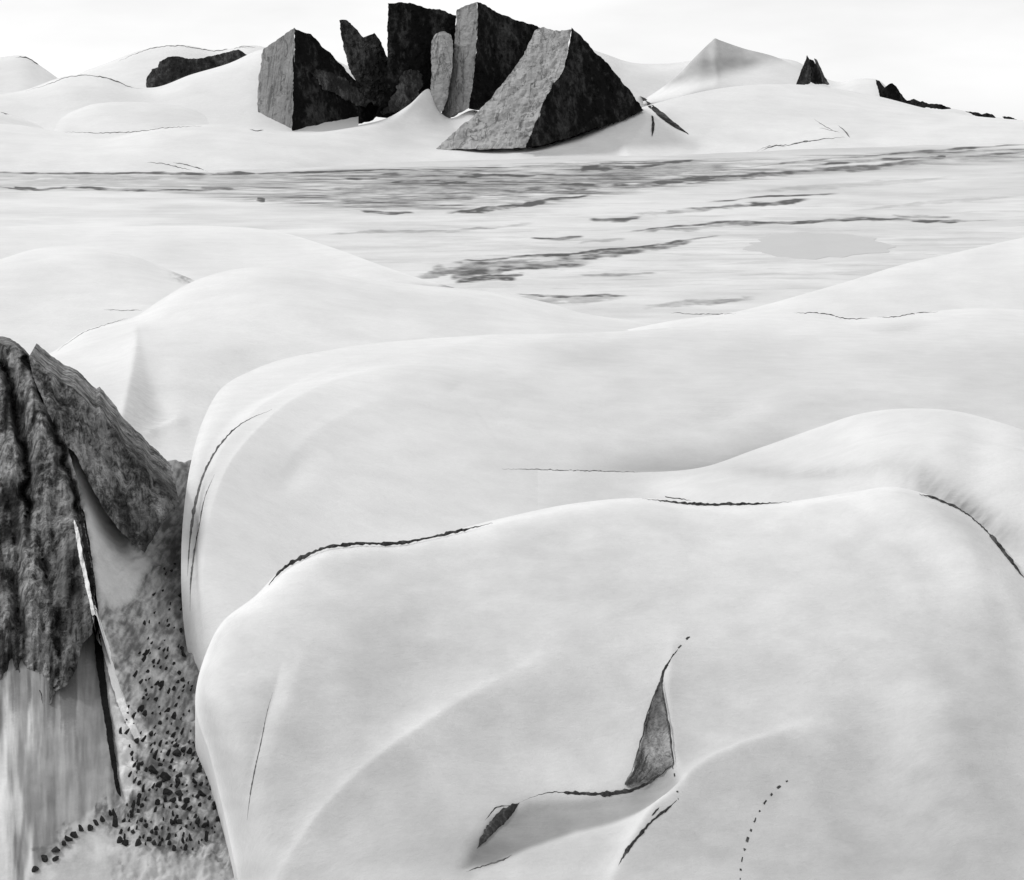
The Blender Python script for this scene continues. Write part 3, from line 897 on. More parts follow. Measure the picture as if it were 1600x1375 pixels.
def rag(poly, step, amp, seed):
    """resample an outline with ragged offsets"""
    rs = random.Random(seed)
    out = []
    n = len(poly)
    pr = 0.0
    for i in range(n):
        a, b = poly[i], poly[(i + 1) % n]
        L = math.hypot(b[0] - a[0], b[1] - a[1])
        k = max(1, int(L / step))
        nx, ny = -(b[1] - a[1]) / (L + 1e-9), (b[0] - a[0]) / (L + 1e-9)
        for j in range(k):
            t = j / k
            pr = 0.62 * pr + 0.75 * rs.uniform(-amp, amp)
            o = pr if j else pr * 0.3
            out.append((a[0] + (b[0] - a[0]) * t + nx * o, a[1] + (b[1] - a[1]) * t + ny * o))
    return out


def rock_part(name, poly, Yf, thick, mat, parent=None, step=4.0, amp=1.0, disp=1.0, dsc=20.0, seed=1, shrink=0.75, relief=None, darken=None):
    """solid slab of rock: outline traced, front surface at depth Yf(u, v), ragged, displaced, closed behind"""
    out = rag(poly, step, amp, seed)
    us = [p[0] for p in out]
    vs = [p[1] for p in out]
    rs = random.Random(seed + 100)
    pa = np.array(out)
    pts = [Vector(p) for p in out]
    uu, vv = np.meshgrid(np.arange(min(us), max(us), step), np.arange(min(vs), max(vs), step))
    uu = uu.ravel() + rng.uniform(-0.3, 0.3, uu.size) * step
    vv = vv.ravel() + rng.uniform(-0.3, 0.3, vv.size) * step
    d, _ = polydist(uu, vv, np.vstack([pa, pa[:1]]))
    ok = inpoly(uu, vv, pa) & (np.abs(d) > step * 0.55)
    pts += [Vector((a, b)) for a, b in zip(uu[ok], vv[ok])]
    nb = len(out)
    r = delaunay_2d_cdt(pts, [(i, (i + 1) % nb) for i in range(nb)], [], 1, 1e-4)
    v2, faces, orig = r[0], r[2], r[3]
    bm = bmesh.new()
    fv = []
    la = bm.verts.layers.float.new('darken') if darken else None
    cu, cv = sum(us) / nb, sum(vs) / nb
    for q in v2:
        Y = Yf(q.x, q.y)
        p = P(q.x, q.y, Y)
        k = disp * (pt_noise(p, dsc, seed) + 0.7 * abs(pt_noise(p, dsc * 0.45, seed + 3)) + 0.5 * math.floor(3 * pt_noise(Vector((p.x * 1.0, p.y, p.z * 0.35)), dsc * 0.6, seed + 5)) / 3)
        if relief:
            k += relief(q.x, q.y)
        p = P(q.x, q.y, Y + k)
        fv.append(bm.verts.new(p))
        if darken:
            fv[-1][la] = darken(q.x, q.y)
    fs = []
    for f in faces:
        try:
            fs.append(bm.faces.new([fv[i] for i in f]))
        except ValueError:
            pass
    bm.normal_update()
    # closed back
    edges = [e for e in bm.edges if len(e.link_faces) == 1]
    cw = P(cu, cv, Yf(cu, cv) + thick)
    bmap = {}
    for e in edges:
        for x in e.verts:
            if x not in bmap:
                dv = Vector((x.co.x / x.co.y, 1, 0))
                q = x.co + dv * thick
                q = cw + (q - cw) * shrink
                q.z = min(q.z, x.co.z - 0.01 * thick)
                bmap[x] = bm.verts.new(q)
    cc = bm.verts.new(cw)
    for e in edges:
        a, b = e.verts
        try:
            bm.faces.new([a, b, bmap[b], bmap[a]])
            bm.faces.new([bmap[a], bmap[b], cc])
        except ValueError:
            pass
    bmesh.ops.recalc_face_normals(bm, faces=bm.faces[:])
    for f in bm.faces:
        f.smooth = False
    me = bpy.data.meshes.new(name)
    bm.to_mesh(me)
    bm.free()
    return link(name, me, mat, parent)


def plane(u0, v0, Y0, du, dv):
    return lambda u, v: Y0 + du * (u - u0) + dv * (v - v0)


# left block
pk = tag(empty('rock_peak', P(470, 210, 5400)), 'dark block-shaped peak with a straight grey left face, leftmost of the big peaks', 'mountain peak')
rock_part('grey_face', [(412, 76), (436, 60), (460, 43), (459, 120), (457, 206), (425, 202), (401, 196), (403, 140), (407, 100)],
          plane(460, 120, 5330, -4.6, -0.9), 260, M['lit_grey_rock'], pk, 3, 1.3, 8, 60, 1)
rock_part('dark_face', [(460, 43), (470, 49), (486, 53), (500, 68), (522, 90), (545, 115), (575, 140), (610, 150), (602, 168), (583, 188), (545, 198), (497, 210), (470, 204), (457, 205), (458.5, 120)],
          plane(460, 120, 5330, 3.2, -1.0), 260, M['black_shade_rock'], pk, 3, 1.3, 14, 70, 2)
rock_part('grey_patch', [(486, 112), (500, 108), (530, 118), (560, 142), (584, 156), (572, 168), (556, 166), (530, 150), (505, 140)],
          plane(460, 120, 5318, 3.2, -1.0), 40, M['dark_rock'], pk, 2.5, 3.0, 14, 70, 2)
# twin pinnacle
pk = tag(empty('rock_pinnacle', P(570, 140, 5700)), 'speckled grey twin-pointed pinnacle behind and between the two dark peaks', 'rock pinnacle')
rock_part('shaft', [(530, 32), (538, 31), (548, 36), (560, 50), (568, 58), (574, 56), (585, 51), (592, 60), (600, 76), (606, 90), (610, 170), (585, 165), (562, 140), (552, 118), (545, 104), (537, 75)],
          plane(570, 90, 5680, 1.2, -0.6), 200, M['dark_rock'], pk, 2.5, 1.1, 14, 30, 4)
# central tower
pk = tag(empty('rock_peak', P(690, 180, 5500)), 'tallest flat-topped black peak in the centre, with a grey upright band and pale pillar', 'mountain peak')
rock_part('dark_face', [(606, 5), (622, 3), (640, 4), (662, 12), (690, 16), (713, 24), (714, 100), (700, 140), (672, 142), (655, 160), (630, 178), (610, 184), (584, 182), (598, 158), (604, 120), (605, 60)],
          plane(650, 100, 5560, 0.8, -0.5), 300, M['black_shade_rock'], pk, 3, 1.3, 16, 70, 5)
rock_part('grey_scree', [(612, 150), (625, 120), (640, 108), (655, 112), (664, 130), (655, 150), (636, 166), (618, 176), (596, 178)],
          plane(650, 100, 5546, 0.8, -0.5), 40, M['dark_rock'], pk, 2.5, 3.2, 16, 70, 5)
rock_part('pale_pillar', [(674, 66), (680, 54), (692, 49), (704, 54), (708, 64), (706, 110), (700, 150), (693, 172), (684, 178), (672, 172), (674, 120)],
          lambda u, v: 5470 + 0.05 * (u - 688) ** 2 - 1.2 * (u - 690) - 0.3 * (v - 100), 120, M['lit_pale_rock'], pk, 2.5, 0.9, 6, 25, 7)
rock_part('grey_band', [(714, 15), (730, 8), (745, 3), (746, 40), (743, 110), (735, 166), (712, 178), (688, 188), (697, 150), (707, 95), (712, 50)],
          plane(745, 80, 5400, -3.2, -0.4), 200, M['lit_grey_rock'], pk, 3, 1.3, 8, 45, 8)
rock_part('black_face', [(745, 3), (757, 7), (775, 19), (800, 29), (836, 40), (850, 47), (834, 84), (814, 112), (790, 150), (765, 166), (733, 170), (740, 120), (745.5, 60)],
          plane(745, 80, 5400, 2.6, -0.6), 300, M['black_shade_rock'], pk, 3, 1.3, 14, 60, 9)
# right pyramid
pk = tag(empty('rock_peak', P(850, 230, 5150)), 'pointed black pyramid peak with a wide pale grey slanting left side', 'mountain peak')
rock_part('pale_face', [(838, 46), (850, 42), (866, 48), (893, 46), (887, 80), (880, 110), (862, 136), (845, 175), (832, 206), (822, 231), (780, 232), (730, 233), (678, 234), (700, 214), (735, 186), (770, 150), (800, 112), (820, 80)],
          plane(860, 140, 4980, -0.8, -1.6), 260, M['lit_pale_rock'], pk, 3, 1.3, 10, 50, 10)
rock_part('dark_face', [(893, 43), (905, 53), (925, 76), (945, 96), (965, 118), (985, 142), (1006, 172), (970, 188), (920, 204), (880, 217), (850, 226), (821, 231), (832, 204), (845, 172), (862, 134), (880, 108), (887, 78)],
          plane(870, 140, 4989, 1.6, -0.69), 260, M['black_shade_rock'], pk, 3, 1.3, 14, 60, 11)
for k in range(12):
    u = 742 + k * 3.4 + random.uniform(-0.8, 0.8)
    hh = random.uniform(6, 11)
    if k == 0:
        hatch = []
    hatch.append((u, hh))
for u, hh in hatch:
    rock_part('snow_streak', [(u, 232), (u + 1.2, 232), (u + hh * 0.75 + 1.0, 232 - hh), (u + hh * 0.75, 232 - hh)],
              plane(860, 140, 4966, -0.8, -1.6), 12, M['snow_far'], pk, 3, 0.1, 0, 50, 12)


def drape(off, only=('foot_snowfield', 'right_skyline_snowfield')):
    def f(u, v):
        h_ = hit(u, v, only)
        return (h_[0].y if h_ else 5600) + off
    return f


# ridge end trailing right of the pyramid
rock_part('rock_spur', [(1000, 150), (1008, 153), (1022, 166), (1040, 179), (1060, 195), (1076, 210), (1058, 201), (1038, 188), (1020, 173), (1008, 162)],
          drape(-6), 16, M['dark_rock'], None, 2.5, 0.8, 4, 20, 13)
tag(bpy.data.objects['rock_spur'], 'thin dark rock spur running down the snow right of the pyramid peak', 'rock spur')
o = rock_part('rock_rib', [(1018, 180), (1021, 182), (1023, 194), (1022, 204), (1019, 213), (1018, 200), (1019, 190)],
              drape(-6), 16, M['dark_rock'], None, 2.5, 0.6, 4, 20, 14)
tag(o, 'short upright dark rib in the snow just right of the pyramid peak', 'rock rib')
# rocks on the skylines
o = rock_part('rock_ledge', [(228, 134), (229, 122), (237, 108), (247, 105), (249, 96), (262, 89), (280, 88), (300, 92), (320, 90), (345, 84), (372, 77), (388, 86), (360, 104), (320, 119), (280, 131), (250, 141), (232, 142)],
              plane(300, 105, 6330, 0.3, -1.0), 120, M['dark_rock'], None, 2.5, 0.9, 12, 40, 15)
tag(o, 'long low dark rock ledge lying on the left snow hills', 'rock ledge')
pk = tag(empty('rock_tooth', P(1268, 130, 6500)), 'small dark three-ribbed rock tooth standing alone on the right skyline snow', 'rock')
rock_part('rib', [(1243, 134), (1250, 116), (1256, 100), (1261, 86), (1265, 94), (1268, 110), (1266, 130), (1254, 132)], plane(1262, 110, 6400, -2, -0.6), 60, M['dark_rock'], pk, 2.2, 0.7, 6, 20, 16)
rock_part('rib', [(1265, 92), (1271, 94), (1280, 108), (1286, 131), (1274, 131), (1266, 128)], plane(1268, 110, 6395, 1.5, -0.6), 60, M['black_shade_rock'], pk, 2.2, 0.7, 6, 20, 17)
rock_part('rib', [(1272, 91), (1276, 93), (1285, 112), (1296, 132), (1284, 130), (1277, 110)], plane(1268, 110, 6420, 1.5, -0.6), 60, M['dark_rock'], pk, 2.2, 0.7, 6, 20, 18)
pk = tag(empty('rock_outcrop', P(1400, 164, 6500)), 'black jagged double-humped outcrop on the right skyline trailing into low rocks', 'rock outcrop')
rock_part('hump', [(1368, 124), (1374, 126), (1382, 138), (1386, 134), (1394, 130), (1402, 138), (1412, 152), (1420, 160), (1424, 165), (1400, 166), (1379, 164), (1374, 146)],
          plane(1395, 150, 6400, 1.0, -0.6), 90, M['black_shade_rock'], pk, 2.2, 0.9, 8, 25, 19)
rock_part('low_rocks', [(1416, 157), (1428, 154), (1434, 159), (1442, 158), (1450, 162), (1462, 162), (1474, 165), (1486, 170), (1466, 169), (1440, 168), (1420, 166)],
          plane(1395, 150, 6420, 0.6, -0.6), 60, M['black_shade_rock'], pk, 2.0, 1.0, 6, 15, 20)
for i, (poly, lab) in enumerate([
    ([(1508, 174), (1524, 175), (1534, 179), (1544, 177), (1550, 178), (1556, 184), (1540, 184), (1520, 180)], 'low broken black rocks on the snow edge, right of the jagged outcrop'),
    ([(1566, 182), (1580, 183), (1590, 187), (1602, 189), (1610, 195), (1590, 193), (1570, 187)], 'last low black rocks at the right end of the skyline')]):
    o = rock_part('skyline_rocks', poly, plane(1540, 180, 6500, 0.3, -0.5), 50, M['black_shade_rock'], None, 2.0, 1.0, 6, 15, 21 + i)
    tag(o, lab, 'rock', 'rocks along the right skyline')

# ---- cliff in the left foreground
cl = tag(empty('rock_cliff', P(90, 1000, 350)), 'large dark streaked rock cliff rising at the left edge of the glacier', 'cliff')
GUL = [[(-10, 556), (12, 590), (24, 640), (32, 690), (42, 740), (38, 790)], [(40, 560), (62, 590), (80, 650), (96, 710), (112, 760), (126, 800)],
       [(8, 800), (60, 815), (110, 800)], [(20, 900), (35, 1000), (40, 1120)], [(70, 880), (85, 960), (90, 1060)]]


def relA(u, v):
    ua, va = np.array([u]), np.array([v])
    k = 0.0
    for g, (d, wd) in zip(GUL, ((9, 9), (7, 8), (1.2, 12), (4, 9), (4, 10))):
        s, p = polydist(ua + 7 * fbm(va / 22, ua / 40, 3, 61), va, g)
        e = s[0] / (wd * (1.6 if s[0] > 0 else 0.5))
        k += d * math.exp(-abs(e) ** 1.3)
    k -= 4 * math.exp(-((u - 62) / 22) ** 2) * math.exp(-((v - 680) / 90) ** 2)
    k += 1.6 * float(fbm(ua / 12, va / 70, 4, 5)[0]) - 3.0 * abs(float(fbm(ua / 45, va / 150, 2, 9)[0]))
    return k


def one(f, *a):
    return float(f(np.array([a[0]]), np.array([a[1]]))[0])


def darkenA(u, v):  # darker along the gullies, in streaks and in lower patches
    k = 0.0
    ua, va = np.array([u]), np.array([v])
    for g, (d, wd) in zip(GUL, ((1.3, 9), (1.3, 7), (0.3, 14), (1.0, 8), (0.8, 10))):
        s_, p_ = polydist(ua + 7 * fbm(va / 22, ua / 40, 3, 61), va, g)
        k = max(k, d * math.exp(-(s_[0] / wd) ** 2))
    nn = float(fbm(ua / 9, va / 80, 4, 19)[0])
    k = max(k, 0.9 * max(0.0, nn - 0.12) * 1.6 + 0.5 * max(0.0, float(fbm(ua / 40, va / 60, 3, 23)[0])))
    k = max(k, 1.2 * math.exp(-((u - 112 - (v - 900) * 0.1) / 28) ** 2) * math.exp(-((v - 930) / 110) ** 2) + 0.35 * nn)
    k = max(k, 0.85 * math.exp(-((v - 835) / 22) ** 2) * (0.6 + nn))
    k = max(k, 1.1 * math.exp(-((v - 1060) / 70) ** 2) * (0.7 + nn))
    return min(1, max(0, k * 0.85))


def darkenB(u, v):  # darker near the slab's right edge, with random variation
    nn = float(fbm(np.array([u / 9.0]), np.array([v / 30.0]), 4, 29)[0])
    d, _ = polydist(np.array([u]), np.array([v]), [(140, 632), (200, 704), (280, 786), (226, 864)])
    k = 0.9 * math.exp(-(abs(d[0]) / 16)) * sstep(600, 760, np.array([v]))[0] + 0.55 * math.exp(-(((u - 215) / 40) ** 2 + ((v - 815) / 40) ** 2)) + 0.3 * nn
    return min(1, max(0, k))


rock_part('buttress', [(-300, 440), (-160, 480), (-40, 520), (0, 536), (14, 539), (30, 546), (44, 556), (60, 574), (72, 606), (86, 645), (100, 684), (112, 722), (122, 760), (130, 798), (136, 840), (146, 900), (150, 950), (144, 990), (128, 1010),
                       (118, 1048), (104, 1070), (86, 1080), (78, 1100), (70, 1108), (62, 1080), (52, 1066), (44, 1110), (38, 1132), (30, 1118), (24, 1090), (12, 1070), (2, 1062), (-40, 1075), (-90, 1060), (-160, 1085), (-300, 1070)],
          lambda u, v: 335 + (1085 - v) * 0.2 + 0.04 * (60 - u) - 9 * float(sstep(1085, 960, np.array([v]))[0]), 60, M['cliff_rock'], cl, 3.2, 1.6, 1.5, 14, 31, 0.9, relA, darkenA)
rock_part('slab', [(46, 556), (62, 570), (82, 588), (100, 600), (106, 602), (120, 612), (138, 632), (150, 644), (156, 640), (172, 662), (200, 704), (222, 728), (250, 757), (280, 786), (262, 806), (244, 832), (226, 864),
                   (206, 846), (190, 832), (168, 804), (150, 774), (130, 735), (116, 706), (99, 694), (82, 660), (64, 618), (50, 585)],
          lambda u, v: 398 + (800 - v) * 0.16 + 0.13 * (u - 120), 50, M['cliff_rock'], cl, 3.0, 1.0, 1.2, 12, 32, 0.9,
          lambda u, v: 2.0 * float(fbm(np.array([u / 16.0]), np.array([v / 50.0]), 4, 15)[0]), darkenB)
for o in list(cl.children):
    if o.name.startswith(('buttress', 'slab')):
        TERRAIN.append(('cliff', BVHTree.FromPolygons([tuple(x.co) for x in o.data.vertices], [tuple(p.vertices) for p in o.data.polygons]), o))
CLF = ('cliff', 'moraine_slope')
rock_part('cleft', [(124, 790), (132, 800), (142, 860), (150, 930), (158, 1000), (166, 1070), (174, 1130), (182, 1200), (189, 1245), (183, 1238), (174, 1190), (164, 1130), (156, 1080), (148, 1010), (144, 960), (138, 900), (130, 850)],
          drape(-1.0, CLF), 5, M['cliff_black'], cl, 3.0, 0.9, 0.4, 6, 33, 0.9)
rock_part('snow_thread', [(116, 812), (122, 824), (126, 850), (132, 880), (140, 915), (146, 950), (152, 985), (158, 1010), (152, 1000), (146, 975), (138, 935), (130, 900), (123, 868), (118, 838)],
          drape(-1.4, CLF), 4, M['snow_near'], cl, 2.5, 0.8, 0.2, 6, 34, 0.9)

rock_part('snow_thread', [(148, 945), (156, 968), (166, 1000), (178, 1045), (190, 1085), (206, 1125), (220, 1152), (212, 1158), (198, 1132), (182, 1096), (172, 1060), (160, 1012), (150, 970)],
          drape(-1.0, CLF), 3, M['snow_near'], cl, 2.5, 1.0, 0.2, 6, 35, 0.9)


# ================================================================== CRACKS
def cover(u, v, only):
    h_ = hit(u, v, only)
    return h_


def crack_runs(line, wpx, only=None, seed=0, gaps=None, rise=0.45, taper=0.3, up=0.0):
    """ragged open lip of dark ice following the snow surface"""
    rs = random.Random(seed)
    n = max(6, int(sum(math.hypot(b[0] - a[0], b[1] - a[1]) for a, b in zip(line, line[1:])) / 3.5))
    pts = resample([(a, b, 0) for a, b in line], n)
    rings = []
    jit = 1.0
    for i in range(n):
        t = i / (n - 1)
        on = True
        if gaps:
            on = (math.sin(t * gaps * 2 * math.pi + seed) > -0.25)
        if not on:
            rings.append(None)
            continue
        u, v = pts[i][0], pts[i][1] + rs.uniform(-0.8, 0.8)
        h_ = hit(u, v, only)
        if h_ is None:
            rings.append(None)
            continue
        p, nrm, dist = h_
        k = p.y / F
        wd = wpx if not callable(wpx) else wpx(t)
        e = min(1.0, min(t, 1 - t) / taper + 0.12)
        jit = rs.uniform(0.55, 1.25) if i % 2 == 0 or wd < 3 else jit * rs.uniform(0.85, 1.15)
        r = 0.5 * wd * k * e * (jit if wd < 8 else 0.8 + 0.25 * jit)
        q = pts[min(i + 1, n - 1)] - pts[max(i - 1, 0)]
        tdir = (P(pts[i][0] + q[0], pts[i][1] + q[1], p.y) - P(pts[i][0], pts[i][1], p.y))
        view = Vector((p.x, p.y, p.z - EYE)).normalized()
        side = tdir.cross(view)
        if side.length < 1e-6:
            rings.append(None)
            continue
        side.normalize()
        c = p - view * r * 0.3 + Vector((0, 0, up * k))
        ring = []
        for j in range(6):
            a = j / 6 * 2 * math.pi
            ring.append(c + side * (math.cos(a) * r * rs.uniform(0.8, 1.2)) - view * (math.sin(a) * r * rise))
        rings.append(ring)
    runs, cur = [], []
    for r_ in rings + [None]:
        if r_:
            cur.append(r_)
        elif cur:
            if len(cur) > 1:
                runs.append(cur)
            cur = []
    return runs


def tube(run, name, mat, parent=None):
    nv_ = len(run[0])
    vs = [c for r_ in run for c in r_]
    fs = [(i * nv_ + j, i * nv_ + (j + 1) % nv_, (i + 1) * nv_ + (j + 1) % nv_, (i + 1) * nv_ + j) for i in range(len(run) - 1) for j in range(nv_)]
    fs += [tuple(range(nv_))[::-1], tuple((len(run) - 1) * nv_ + j for j in range(nv_))]
    me = bpy.data.meshes.new(name)
    me.from_pydata([tuple(c) for c in vs], [], fs)
    bm = bmesh.new()
    bm.from_mesh(me)
    bmesh.ops.recalc_face_normals(bm, faces=bm.faces[:])
    bm.to_mesh(me)
    bm.free()
    return link(name, me, mat, parent)


def crack(name, lines, label, cat='crevasse', mat='crack_ice', group=None):
    runs = []
    for k, l in enumerate(lines):
        kw = dict(l[2]) if len(l) > 2 else {}
        runs += crack_runs(l[0], l[1], seed=k * 13 + len(label), **kw)
    if len(runs) == 1:
        o = tube(runs[0], name, M[mat])
    else:
        o = empty(name, runs[0][0][0])
        for r_ in runs:
            tube(r_, 'ridge' if name == 'rock_crest' else 'opening', M[mat], o)
    return tag(o, label, cat, group)


ND = ['near_glacier_dome']
GR = 'crevasses in the glacier'
lens = lambda t: 1.0 + 5 * math.sin(math.pi * min(1, max(0, t))) ** 1.5
crack('crevasse', [([(420, 918), (432, 903), (447, 889), (470, 876), (505, 861), (550, 854), (620, 853), (680, 842), (720, 833), (770, 821)],
                    lambda t: 8.5 - 6.0 * t ** 0.5 + 1.8 * (0.52 < t < 0.62) + 2.2 * (0.76 < t < 0.88), {'only': ND, 'up': 4, 'taper': 0.15})],
      'long thin dark crevasse along the left crest of the nearest snow dome', group=GR)
crack('crevasse', [([(1003, 780), (1040, 784), (1090, 789), (1150, 789), (1238, 785)], lambda t: 1.5 + 3.5 * math.sin(math.pi * t), {'only': ND, 'up': 1}),
                   ([(1010, 775), (1040, 781), (1080, 787)], 1.6, {'only': ND, 'up': 5}), ([(1110, 785), (1190, 786)], 1.6, {'only': ND, 'up': 4})],
      'short dark crevasse on top of the nearest dome, in the dip of its crest', group=GR)
crack('crevasse', [([(1436, 774), (1465, 782), (1495, 795), (1540, 830), (1570, 866), (1600, 905)],
                    lambda t: 2 + 1.5 * (t < 0.35) + 4.0 * (0.6 < t), {'only': ND, 'taper': 0.1, 'up': 2})],
      'dark curved crevasse down the right shoulder of the nearest dome at the frame edge', group=GR)
MID = ['middle_glacier_dome']
crack('crevasse', [([(293, 900), (297, 840), (305, 790), (322, 735), (345, 695), (375, 664), (425, 640)], lambda t: 3.0 + 3.0 * math.sin(math.pi * t), {'only': MID})],
      'upper of two grey curved crevasses bending round the left edge of the middle dome', group=GR, mat='soft_ice')
crack('crevasse', [([(297, 955), (298, 915), (303, 870), (312, 820), (322, 772), (335, 742)], lambda t: 4.2 - 1.5 * t, {'only': MID})],
      'lower inner grey crevasse at the left edge of the middle dome, above the scree', group=GR, mat='soft_ice')
crack('crevasse', [([(1048, 489), (1100, 491), (1150, 490)], 1.8), ([(1240, 489), (1290, 491), (1320, 498), (1360, 497)], 2.4),
                   ([(1370, 496), (1400, 495), (1430, 490), (1466, 487)], 2.2)],
      'faint broken dark crack along the far edge of the smooth snow on the right', group=GR)
crack('crevasse', [([(386, 1282), (390, 1250), (399, 1200), (408, 1160), (418, 1110), (426, 1082)], lambda t: 3.5 - 2.4 * t)],
      'thin grey upright crack in the left flank of the nearest dome', group=GR, mat='soft_ice')
crack('crevasse', [([(1052, 1192), (1035, 1208), (1005, 1228), (960, 1240), (925, 1241), (900, 1240), (862, 1238), (838, 1243), (815, 1252)],
                    lambda t: 2.0 + 3.8 * (0.12 < t < 0.5) + 3 * (0.45 < t < 0.72) - 0.8 * (0.9 < t)),
                   ([(812, 1254), (790, 1272), (770, 1292), (745, 1326)], lambda t: 4 + 13 * math.sin(math.pi * t ** 0.8), {'taper': 0.15}),
                   ([(800, 1258), (776, 1262), (758, 1282)], 2.0)],
      'black crevasse line ending in a thick dark slit over the grey hollow', group=GR)
crack('crevasse', [([(1049, 1190), (1055, 1215), (1058, 1236), (1060, 1250)], lambda t: 2 + 4 * t, {'gaps': 5}),
                   ([(1058, 1250), (1040, 1266), (1020, 1282), (1000, 1304), (985, 1322), (966, 1352)], lambda t: 3.2 + 2 * (t > 0.5), {'taper': 0.15}),
                   ([(1030, 1262), (1018, 1275)], 3)],
      'dark crack running down to the left from the foot of the pointed opening', group=GR)
crack('crevasse', [([(728, 1362), (760, 1352), (790, 1342), (800, 1336)], lambda t: 2 + 2.5 * t)],
      'short grey crack under the grey hollow at the bottom of the scene', group=GR, mat='soft_ice')
crack('crevasse', [([(1240, 1213), (1222, 1226), (1205, 1242), (1190, 1262), (1176, 1290), (1166, 1318), (1159, 1345), (1156, 1378)], lambda t: 3.4, {'gaps': 12, 'taper': 0.1})],
      'dotted line of small dark holes curving down the lower right mound', group=GR)
crack('crevasse', [([(1081, 992), (1072, 1000), (1060, 1013), (1048, 1030), (1038, 1050), (1033, 1070)], lambda t: 3.2 + 1.5 * t, {'gaps': 5, 'taper': 0.1}),
                   ([(1060, 1013), (1048, 1030), (1037, 1050), (1033, 1072)], lambda t: 1.5 + 4 * t, {'taper': 0.1})],
      'short curved dotted crack above the tip of the pointed opening', group=GR)
crack('crevasse', [([(162, 484), (190, 485), (222, 485)], 1.8), ([(90, 548), (130, 520), (170, 506), (200, 497)], 1.4)],
      'faint dark line on the snow beside the foot of the left hills', group=GR, mat='soft_ice')
crack('crevasse', [([(784, 733), (850, 734), (920, 736), (1000, 738)], 2.0)],
      'thin grey crease at the left end of the right-hand dome', group=GR, mat='soft_ice')

# pointed opening: exposed dark ice face
SP = [(1033, 1064), (1037, 1095), (1043, 1130), (1048, 1165), (1051, 1194), (1036, 1206), (1018, 1216), (1000, 1224), (986, 1229), (976, 1226), (990, 1206), (997, 1180), (1004, 1150), (1013, 1112), (1024, 1080)]
io = tag(empty('ice_opening', hit(1030, 1200, ND)[0]), 'tall pointed dark opening in the near snow, like a spike', 'crevasse', GR)


def spY(u, v):
    h_ = hit(u, v, ND)
    return h_[0].y - 0.5


M['spike_ice'] = rock_mat('spike_ice', 0.16, [(0.36, 0.10), (0.5, 0.26), (0.66, 0.42)], (1, 1, 0.25), 0.3)


def darkenS(u, v):  # darker towards the top, the left edge and the foot
    a = 0.42 * float(sstep(1165, 1120, np.array([v]))[0])
    d, _ = polydist(np.array([u]), np.array([v]), [(1030, 1065), (1010, 1120), (996, 1180), (978, 1226)])
    a += 0.6 * math.exp(-abs(d[0]) / 9) + 0.25 * one(fbm, u / 5, v / 14)
    d, _ = polydist(np.array([u]), np.array([v]), [(978, 1226), (1018, 1216), (1050, 1194)])
    return min(1, max(0, a + 0.5 * math.exp(-abs(d[0]) / 6)))


rock_part('ice_face', SP, spY, 1.2, M['spike_ice'], io, 2.5, 1.4, 0.15, 1.5, 41, 0.98, None, darkenS)
bm = bmesh.new()
for k, (l, wpx) in enumerate([([(1033, 1062), (1038, 1095), (1044, 1130), (1049, 1165), (1052, 1194)], 3), ([(1024, 1080), (1012, 1115), (1003, 1152), (994, 1184), (986, 1210)], 2.4),
                              ([(1004, 1170), (996, 1196), (984, 1220)], 5), ([(1012, 1178), (1002, 1204), (990, 1222)], 4), ([(1020, 1196), (1008, 1214), (996, 1224)], 3), ([(1000, 1185), (992, 1206), (976, 1226)], 3)]):
    rs = random.Random(k)
    prev = None
    rr = resample([(a, b, 0) for a, b in l], 16)
    for i, q in enumerate(rr):
        Y = spY(q[0], q[1]) - 0.55
        r = 0.5 * wpx * Y / F * rs.uniform(0.5, 1.2) * min(1, min(i, 15 - i) / 3 + 0.15)
        c = P(q[0] + rs.uniform(-1, 1), q[1], Y)
        ring = [bm.verts.new(c + Vector((math.cos(a) * r, math.sin(a) * r, 0))) for a in (0, 1.57, 3.14, 4.71)]
        if prev:
            for j in range(4):
                bm.faces.new([prev[j], prev[(j + 1) % 4], ring[(j + 1) % 4], ring[j]])
        prev = ring
me = bpy.data.meshes.new('ice_edges')
bm.to_mesh(me)
bm.free()
link('dark_ice_edge', me, M['crack_ice'], io)

# dark crests on far hills
CR = 'thin dark rock crests on the far snow hills'
crack('rock_crest', [([(24, 90), (40, 90), (55, 98), (66, 105)], 3.0)], 'short dark crest on the far left snow hill', 'rock crest', 'soft_ice', CR)
crack('rock_crest', [([(185, 96), (215, 83), (245, 74), (280, 72), (310, 76), (335, 80), (360, 76), (398, 74)], 2.0), ([(340, 80), (365, 74), (400, 73)], 1.8)],
      'thin dark crest along the top of the hill above the rock ledge', 'rock crest', 'soft_ice', CR)
crack('rock_crest', [([(40, 142), (75, 132), (110, 120), (160, 121), (185, 129), (205, 137), (225, 138)], lambda t: 1.4 + 1.6 * (0.6 < t < 0.9))],
      'thin dark crest on the rounded hill below and left of the rock ledge', 'rock crest', 'soft_ice', CR)
crack('rock_crest', [([(100, 206), (150, 208), (210, 206), (260, 200), (315, 197)], 1.8), ([(0, 176), (14, 179)], 2.2)],
      'thin dark crest on the low snow rise left of the big peaks', 'rock crest', 'soft_ice', CR)
crack('rock_crest', [([(390, 202), (400, 205), (412, 204)], 3)], 'tiny dark mark at the foot of the left block-shaped peak', 'rock crest', 'crack_ice', CR)
crack('rock_crest', [([(230, 254), (255, 256), (280, 262), (300, 266)], 2.0), ([(270, 254), (300, 260), (325, 268)], 2.2)],
      'two short slanting dark ribs at the foot of the left snow slope', 'rock crest', 'soft_ice', CR)
